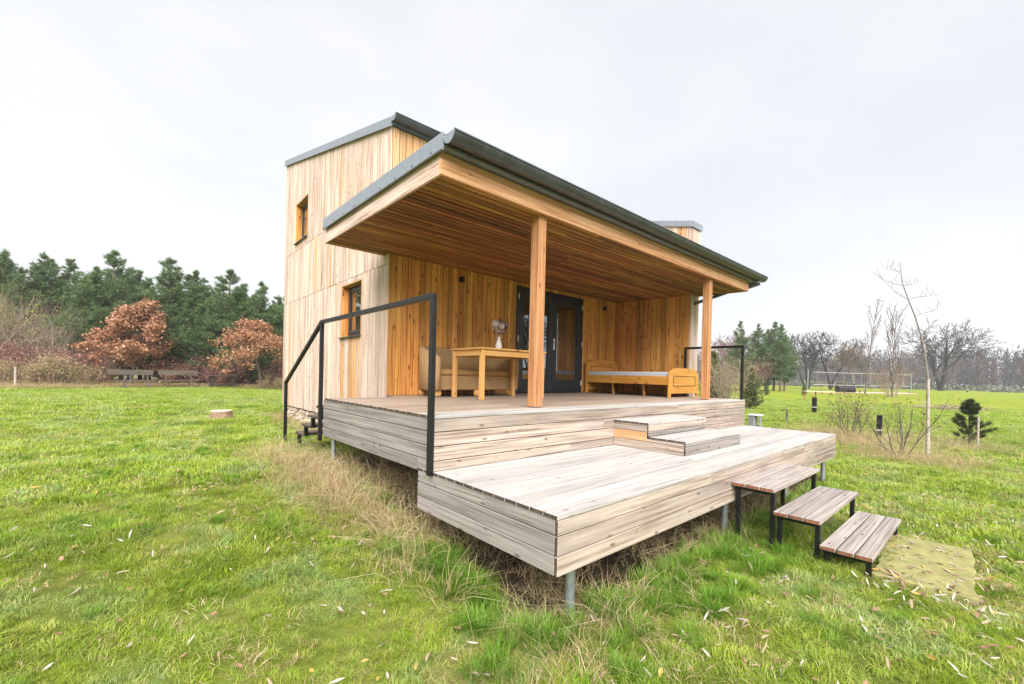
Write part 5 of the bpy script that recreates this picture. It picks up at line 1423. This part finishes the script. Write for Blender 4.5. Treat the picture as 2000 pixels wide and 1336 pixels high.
# leaning birch sapling and its neighbours near the deck
bz = G(10.95, -.75)
bt = thing('birch_sapling', 'thin pale birch sapling bending over, tied above the dry grass', 'tree', (10.95, -.75, bz))
W = Wood_(); W.tube([[0, 0, -.1], [-.01, .01, .5], [.0, .02, 1.1], [.0, .03, 1.72]], [.042, .036, .031, .027], 8)
o = bpy.data.objects.new('trunk', W.mesh('birch_trunk', BARK_WHITE)); COL.objects.link(o); o.parent = bt
W = Wood_(); tips = []; rg = np.random.default_rng(71)
side = np.array([cam_r.x, cam_r.y, 0])
path = [np.array([0, .03, 1.70]) + side * a + np.array([0, 0, b]) for a, b in ((0, 0), (-.04, .25), (-.10, .62), (-.20, 1.0), (-.33, 1.38), (-.48, 1.72), (-.60, 2.02), (-.66, 2.30), (-.69, 2.52))]
W.tube(path, np.linspace(.022, .004, 9), 6)
for i, sgn, L_ in ((0, 1, .4), (0, -1, .45), (1, -1, .5), (2, 1, .45), (3, -1, .5), (3, 1, .5), (4, 1, .7), (5, -1, .8), (5, 1, .6), (6, -1, .7), (6, 1, .35), (7, -1, .5)):
    b0 = path[i]; pts = [b0]
    d = side * sgn * .9 + np.array([0, 0, .12])
    for k in range(5): d = d + rg.normal(0, .12, 3) + np.array([0, 0, .07]); pts.append(pts[-1] + d / np.linalg.norm(d) * L_ / 5)
    W.tube(pts, np.linspace(.007, .002, 6), 3)
    for k in range(1, 6):
        for sg in (-1, 1):
            e_ = pts[k] + side * sg * rg.uniform(.03, .12) + np.array([0, 0, rg.uniform(.08, .22)]) + rg.normal(0, .05, 3); W.tube([pts[k], (pts[k] + e_) / 2 + rg.normal(0, .01, 3), e_], [.003, .0025, .0015], 3)
o = bpy.data.objects.new('branches', W.mesh('birch_branches', plain('birch_twig_bark', (.22, .19, .165), .9))); COL.objects.link(o); o.parent = bt
t = tree_thing('thin_shrub', 'sparse shrub with a few dead leaves leaning beside the birch sapling', 'shrub', (10.35, -.35, G(10.35, -.35)), *shrub(72, 1.75, 1.6, 6, 2, BARK_GREY, OAKB, 160, .05, 3, 1.0, .3), None, 'stems', 'foliage')
t = tree_thing('thin_shrub', 'wilted brown shrub in dry grass beside the dark path lamp post', 'shrub', (13.4, .95, G(13.4, .95)), *shrub(73, 1.55, 1.5, 9, 2, BARK_GREY, OAKB, 520, .06, 4, 1.0, .3), None, 'stems', 'foliage')
# little pine with stake
rg = np.random.default_rng(74); W = Wood_(); W.tube([[0, 0, -.05], [.02, 0, .6], [0, .01, 1.25]], [.028, .02, .008], 6); P, D = [], []
for z, L_, nb in ((.18, .40, 4), (.30, .46, 5), (.44, .42, 5), (.58, .40, 5), (.72, .32, 4), (.90, .26, 6), (1.0, .25, 6), (1.12, .16, 6), (1.25, .05, 4)):
    for k in range(nb):
        az = k * 6.28 / nb + rg.uniform(-.8, .8) + z * 9; l = L_ * rg.uniform(.45, 1.25)
        e = np.array([math.cos(az) * l, math.sin(az) * l, z + l * .45]); W.tube([[0, 0, z], [e[0] * .6, e[1] * .6, z + l * .15], e], [.009, .007, .004], 3)
        for j in range(12):
            tt = rg.uniform(.35, 1.05); P.append(np.array([e[0] * tt, e[1] * tt, z + (e[2] - z) * tt])); D.append(np.array([math.cos(az) * .6, math.sin(az) * .6, .7]))
P, D = np.array(P), np.array(D); nn_ = 26; n = len(P)
DD = D[:, None, :] + rg.normal(0, .55, (n, nn_, 3)); DD /= np.linalg.norm(DD, axis=2)[..., None]
sd = np.cross(DD, rg.normal(size=(n, nn_, 3))); sd /= np.linalg.norm(sd, axis=2)[..., None]
b = P[:, None, :] + rg.normal(0, .012, (n, nn_, 3)); V = np.stack([b - sd * .0045, b + sd * .0045, b + DD * rg.uniform(.07, .14, (n, nn_, 1))], 2).reshape(-1, 3)
NEED2 = leafy('small_pine_needles', [(.03, .05, .02), (.055, .085, .032), (.09, .12, .05)], .15, 0, None, .6, False)
t = tree_thing('small_pine', 'small dark young pine planted beside a pale stake', 'pine', (14.55, -1.25, G(14.55, -1.25)), W.mesh('small_pine_stem', BARK_PINE), np_mesh('small_pine_needles', V, np.arange(n * nn_ * 3).reshape(-1, 3), NEED2)); t.scale = (.85, .85, .92)
g = G(14.1, -1.42)
m = MB(); m.tube([(14.1, -1.42, g - .1), (14.1, -1.42, g + .80)], .022, 8); m.lathe([(.022, 0), (.012, .012)], (14.1, -1.42, g + .80), 8)
props(m.build('wooden_stake', BARK_WHITE, origin=(14.1, -1.42, g)), 'pale wooden stake beside the small dark pine', 'stake')

# ------------------------------------------------------------------ small things in the meadow
def path_lamp(x, y, h, lab, w=.12):
    g = G(x, y); t = thing('bollard_lamp', lab, 'bollard', (x, y, g), 'dark bollards in the meadow')
    m = MB(); m.box((x - w / 2, y - w / 2, g - .1), (x + w / 2, y + w / 2, g + h * .36)); m.build('base', BLACK, t, bevel=.006)
    m = MB(); m.box((x - w * .46, y - w * .46, g + h * .3605), (x + w * .46, y + w * .46, g + h * .40)); m.build('light_band', WHITE, t)
    m = MB(); m.box((x - w / 2, y - w / 2, g + h * .4005), (x + w / 2, y + w / 2, g + h)); m.build('head', BLACK, t, bevel=.006)
path_lamp(13.84, .47, .68, 'dark square bollard in front of the wilted shrub')
path_lamp(21.7, 3.9, .72, 'dark square bollard out in the open meadow', .17)
x, y = 15.6, 3.27; g = G(x, y)
t = thing('garden_tap', 'small standing garden tap in the grass', 'tap', (x, y, g))
m = MB(); m.box((x - .03, y - .03, g - .05), (x + .03, y + .03, g + .34)); m.build('standpipe', BARK_GREY, t, bevel=.005)
m = MB(); m.tube([(x, y, g + .341), (x, y, g + .42), (x - .1, y + .09, g + .44), (x - .13, y + .12, g + .38)], .018, 8); m.build('spout', BLACK, t)
# grey bin beside the deck end
x, y = 8.0, 1.70; g = G(x, y)
t = thing('grey_cabinet', 'small grey box with a pale lid standing past the end of the deck', 'box', (x, y, g))
m = MB(); m.box((x - .10, y - .02, g - .02), (x + .10, y + .10, .095)); m.build('body', plain('grey_plastic', (.25, .26, .27), .6), t, bevel=.006)
for k in range(5):
    m = MB(); m.box((x - .106, y - .012 + k * .023, g), (x - .1005, y + .0 + k * .023, .09)); m.build('rib', plain('grey_plastic', (.25, .26, .27), .6), t)
m = MB(); m.box((x - .12, y - .13, .0955), (x + .12, y + .11, .118)); m.build('lid', WHITE, t, bevel=.006)
m = MB(); m.box((x - .04, y - .12, g - .02), (x + .04, y - .10, .0945)); m.build('leg', plain('grey_plastic', (.25, .26, .27), .6), t)
# stump
x, y = -.33, 10.45; g = G(x, y)
t = thing('tree_stump', 'low round sawn log lying flat in the lawn', 'stump', (x, y, g))
m = MB(); prof = []
m.lathe([(.235, -.06), (.24, .02), (.225, .14), (.22, .205)], (x, y, g), 22); m.build('bark', plain('stump_bark', (.27, .18, .12), .9, 0, .2, .35, 14, .8), t)
m = MB(); m.lathe([(.218, .2055), (.215, .222), (.12, .224)], (x, y, g), 22); m.build('cut_face', plain('sawn_wood', (.58, .50, .40), .8, 0, .2, .15, 30, .2), t)

# benches and picnic table at the wood edge
def bench(x0, x1, y, back, lab):
    g = G((x0 + x1) / 2, y); t = thing('garden_bench', lab, 'bench', ((x0 + x1) / 2, y, g), 'benches at the wood edge')
    for k in range(3): board('seat_plank', t, (x0, y + k * .14, g + .40), (x1, y + k * .14 + .13, g + .44), 'old_grey', 'X')
    for bx_ in (x0 + .35, x1 - .35):
        m = MB(); m.box((bx_ - .06, y + .03, g - .05), (bx_ + .06, y + .38, g + .399)); m.build('leg', wood('old_grey', 'Z'), t)
        m = MB(); m.bar((bx_, y + .455, g + .30), (bx_, y + .60, g + 1.02), .05, .05, up=(1, 0, 0)); m.build('back_support', wood('old_grey', 'Z'), t)
    for k in range(2): board('back_plank', t, (x0 + back, y + .52 + k * .04, g + .74 + k * .15), (x1 + back * .3, y + .555 + k * .04, g + .88 + k * .15), 'clad_mid' if False else 'old_grey', 'X')
bench(-2.62, -.92, 30.2, -.35, 'long wooden bench with high plank back under the rusty oak')
bench(-.78, 1.12, 30.9, .0, 'low wooden bench between the other bench and the picnic table')
x0, x1, y = 1.5, 3.1, 30.6; g = G(2.3, 30.6)
t = thing('picnic_table', 'dark wooden picnic table with splayed legs at the wood edge', 'table', (2.3, 30.9, g))
for k in range(4): board('top_plank', t, (x0, y + k * .17, g + .72), (x1, y + k * .17 + .16, g + .765), 'old_grey', 'X')
for bx_ in (x0 + .28, x1 - .22):
    m = MB(); m.hexa([(bx_ - .06, y + .2, g - .05), (bx_ + .06, y + .2, g - .05), (bx_ + .06, y + .5, g - .05), (bx_ - .06, y + .5, g - .05), (bx_ - .15, y + .1, g + .719), (bx_ + .15, y + .1, g + .719), (bx_ + .15, y + .6, g + .719), (bx_ - .15, y + .6, g + .719)]); m.build('leg', wood('end', 'Z'), t)
board('foot_beam', t, (x0 + .1, y + .3, g + .12), (x1 - .1, y + .38, g + .20), 'end', 'X')
x, y = -6.3, 31.0; g = G(x, y)
m = MB(); m.tube([(x, y, g - .1), (x, y, g + 1.0)], .05, 8); m.lathe([(.05, 1.0), (.02, 1.03)], (x, y, g), 8)
props(m.build('marker_post', BARK_WHITE, origin=(x, y, g)), 'thin pale marker post in front of the brown shrubs', 'post')

# volleyball court
SAND = plain('court_sand', (.62, .56, .49), .95, 0, .1, .1, 3, .2)
TERRA = plain('court_border', (.36, .17, .10), .9, 0, .2, .2, 3, .2)
PALE = plain('pale_timber', (.50, .42, .30), .8, 0, .2, .15, 5, .2)
def cam_pt(depth, lat):
    p = c2 + fwd2 * depth + rgt2 * lat; return float(p[0]), float(p[1])
ct = [cam_pt(56, 38.2), cam_pt(60, 56.0), cam_pt(66, 60.5), cam_pt(62.5, 42.5)]
gmax = max(G(*p) for p in ct)
m = MB(); m.prism(ct, gmax - .3, gmax + .04, 'z')
court = props(m.build('sand_court', SAND), 'pale sand volleyball court with terracotta kerb in the meadow', 'court')
m = MB()
m.bar((*ct[0], gmax - .10), (*ct[1], gmax - .10), .25, .30); m.build('kerb', TERRA, court)
m = MB(); m.bar((*ct[0], gmax + .076), (*ct[1], gmax + .076), .16, .05); m.build('kerb_cap', PALE, court)
def ln(k, t_): return (ct[0][0] + (ct[1][0] - ct[0][0]) * k + (ct[3][0] - ct[0][0]) * t_, ct[0][1] + (ct[1][1] - ct[0][1]) * k + (ct[3][1] - ct[0][1]) * t_)
net = thing('volleyball_net', 'volleyball net with white tapes between thin posts over the sand court', 'net', (*ln(.5, .4), gmax))
NETM = plain('white_tape', (.46, .43, .40), .8)
for k in (0.0, 1.0):
    a = ln(k, .4); m = MB(); m.tube([(*a, gmax - .1), (*a, gmax + 3.0)], .07, 8); m.build('post', plain('green_post', (.20, .24, .21), .6), net)
a, b = ln(0.05, .4), ln(.98, .4)
for z in (2.75, 1.05):
    m = MB(); m.bar((*a, gmax + z), (*b, gmax + z), .03, .05); m.build('tape', NETM, net)
for k in range(1, 12):
    a = ln(k / 12, .4); m = MB(); m.bar((*a, gmax + 1.1), (*a, gmax + 2.7), .015, .015, up=(1, 0, 0)); m.build('cord', NETM, net)
tx, ty = cam_pt(58, 44.6); g = G(tx, ty)
t = thing('black_roller', 'black lawn roller parked at the edge of the sand court', 'roller', (tx, ty, g))
m = MB(); m.tube([(tx - rgt2[0] * 1.1, ty - rgt2[1] * 1.1, g + .48), (tx + rgt2[0] * 1.1, ty + rgt2[1] * 1.1, g + .48)], .48, 16); m.build('drum', BLACK, t)
m = MB(); m.bar((tx - rgt2[0] * 1.2, ty - rgt2[1] * 1.2, g + 1.2), (tx + rgt2[0] * 1.3, ty + rgt2[1] * 1.3, g + 1.2), .12, .12)
for s_ in (-1.2, 1.2): m.bar((tx + rgt2[0] * s_, ty + rgt2[1] * s_, g + .48), (tx + rgt2[0] * s_, ty + rgt2[1] * s_, g + 1.14), .06, .06, up=(1, 0, 0))
m.build('frame', BLACK, t)
tx, ty = 36.4, 7.7; g = G(tx, ty)
t = thing('play_table', 'pale wooden table standing in the meadow before the court', 'table', (tx, ty, g))
m = MB(); m.bar((tx - rgt2[0] * .55, ty - rgt2[1] * .55, g + .70), (tx + rgt2[0] * .55, ty + rgt2[1] * .55, g + .70), .6, .05); m.build('top', PALE, t)
for s_ in (-.42, .42):
    m = MB(); m.bar((tx + rgt2[0] * s_, ty + rgt2[1] * s_, g - .05), (tx + rgt2[0] * s_, ty + rgt2[1] * s_, g + .674), .08, .08, up=(1, 0, 0)); m.build('leg', TERRA, t)
# brush pile
rg = np.random.default_rng(90); W = Wood_()
for k in range(90):
    p = np.array([rg.normal(0, .9), rg.normal(0, .5), abs(rg.normal(0, .16))]); a = rg.uniform(0, 6.28)
    d = np.array([math.cos(a), math.sin(a), rg.normal(.1, .15)]) * rg.uniform(.4, 1.1); W.tube([p, p + d * .5 + rg.normal(0, .05, 3), p + d], [.02, .015, .006], 3)
bx_, by_ = 36.2, .1
o = link('brush_pile', W.mesh('brush_pile', BARK_TAN), None, (bx_, by_, G(bx_, by_))); o.rotation_euler.z = -.9
props(o, 'flat heap of cut brown branches lying in the meadow', 'brush pile')

# far hedge and wood: seen only as a mass
HAZEW = leafy('far_wood_twigs', [(.045, .038, .036), (.075, .063, .058), (.115, .095, .09)], .1, .4, [(.045, .042, .034), (.095, .078, .078)], .9, False, .02)
rg = np.random.default_rng(95); VV, FF, off = [], [], 0
nt_ = 1500
A = np.radians(rg.uniform(8, 64, nt_)); Rr = rg.uniform(235, 330, nt_)
px = c2[0] + Rr * (np.cos(A) * fwd2[0] + np.sin(A) * rgt2[0]); py = c2[1] + Rr * (np.cos(A) * fwd2[1] + np.sin(A) * rgt2[1])
hh = rg.uniform(12, 18, nt_) * (1 + .18 * (vnoise(px, py, 30) - .5)) * Rr / 280
for i in range(nt_):
    b = np.array([px[i], py[i], -.6]); h = hh[i]
    k = 46
    base = b + np.array([0, 0, 1.]) * (h * rg.uniform(.12, .97, k))[:, None] + rg.normal(0, .4, (k, 3))
    up = rg.normal(0, .45, (k, 3)); up[:, 2] = rg.uniform(.4, 1.1, k); ln_ = rg.uniform(1.2, 3.4, k)[:, None]
    tgt = base + up * ln_ * (1 - .35 * ((base[:, 2:3] - b[2]) / h))
    sd = np.cross(up, rg.normal(size=(k, 3))); sd /= np.linalg.norm(sd, axis=1)[:, None]
    w = rg.uniform(.10, .34, k)[:, None]
    V = np.stack([base - sd * w, base + sd * w, tgt], 1).reshape(-1, 3)
    s2 = np.array([-math.sin(A[i]), math.cos(A[i]), 0]); s2 = np.array([rgt2[0], rgt2[1], 0])
    V = np.concatenate([V, [b - s2 * .22, b + s2 * .22, b + np.array([0, 0, h * .95])]])
    VV.append(V); FF.append(np.arange(len(V)).reshape(-1, 3) + off); off += len(V)
o = link('far_wood', np_mesh('far_wood', np.concatenate(VV), np.concatenate(FF), HAZEW)); props(o, 'distant grey leafless wood along the horizon', None, None, 'stuff')
rg = np.random.default_rng(96); n = 7000
A = np.radians(rg.uniform(20, 62, n)); Rr = rg.normal(178, 5, n)
P = np.c_[c2 + (Rr * np.cos(A))[:, None] * fwd2 + (Rr * np.sin(A))[:, None] * rgt2, np.zeros(n)]
P[:, 2] = gz(P[:, 0], P[:, 1]) + rg.random(n) * 2.0 * vnoise(P[:, 0], P[:, 1], 6)
V, F = quads_at(rg, P, .9, .3)
o = link('far_hedge', np_mesh('far_hedge', V, F, leafy('far_hedge', [(.10, .105, .07), (.17, .17, .12)], .1, 0, None, .9, False))); props(o, 'low distant hedge strip at the end of the meadow', None, None, 'stuff')

# trees behind the photographer that mirror in the door glass
t = tree_thing('garden_willow', 'bare willow mirrored in the glazed porch door', 'tree', (14.5, -6.5, G(14.5, -6.5)), *bare_tree(97, 6.5, 2, ALD, BARK_GREY, .25, .012), None, 'trunk', 'twigs')

# ------------------------------------------------------------------ haze
hz = bpy.data.materials.new('thin_haze'); hz.use_nodes = True
hz.node_tree.nodes.clear()
ho = hz.node_tree.nodes.new('ShaderNodeOutputMaterial'); pv = hz.node_tree.nodes.new('ShaderNodeVolumePrincipled')
pv.inputs['Color'].default_value = (.96, .97, 1, 1); pv.inputs['Density'].default_value = .0007; pv.inputs['Anisotropy'].default_value = 0
hz.node_tree.links.new(pv.outputs[0], ho.inputs['Volume'])
m = MB(); m.box((-640, -640, -3.5), (740, 740, 32))
props(m.build('haze', hz), 'thin pale autumn haze over the whole meadow', None, None, 'stuff')
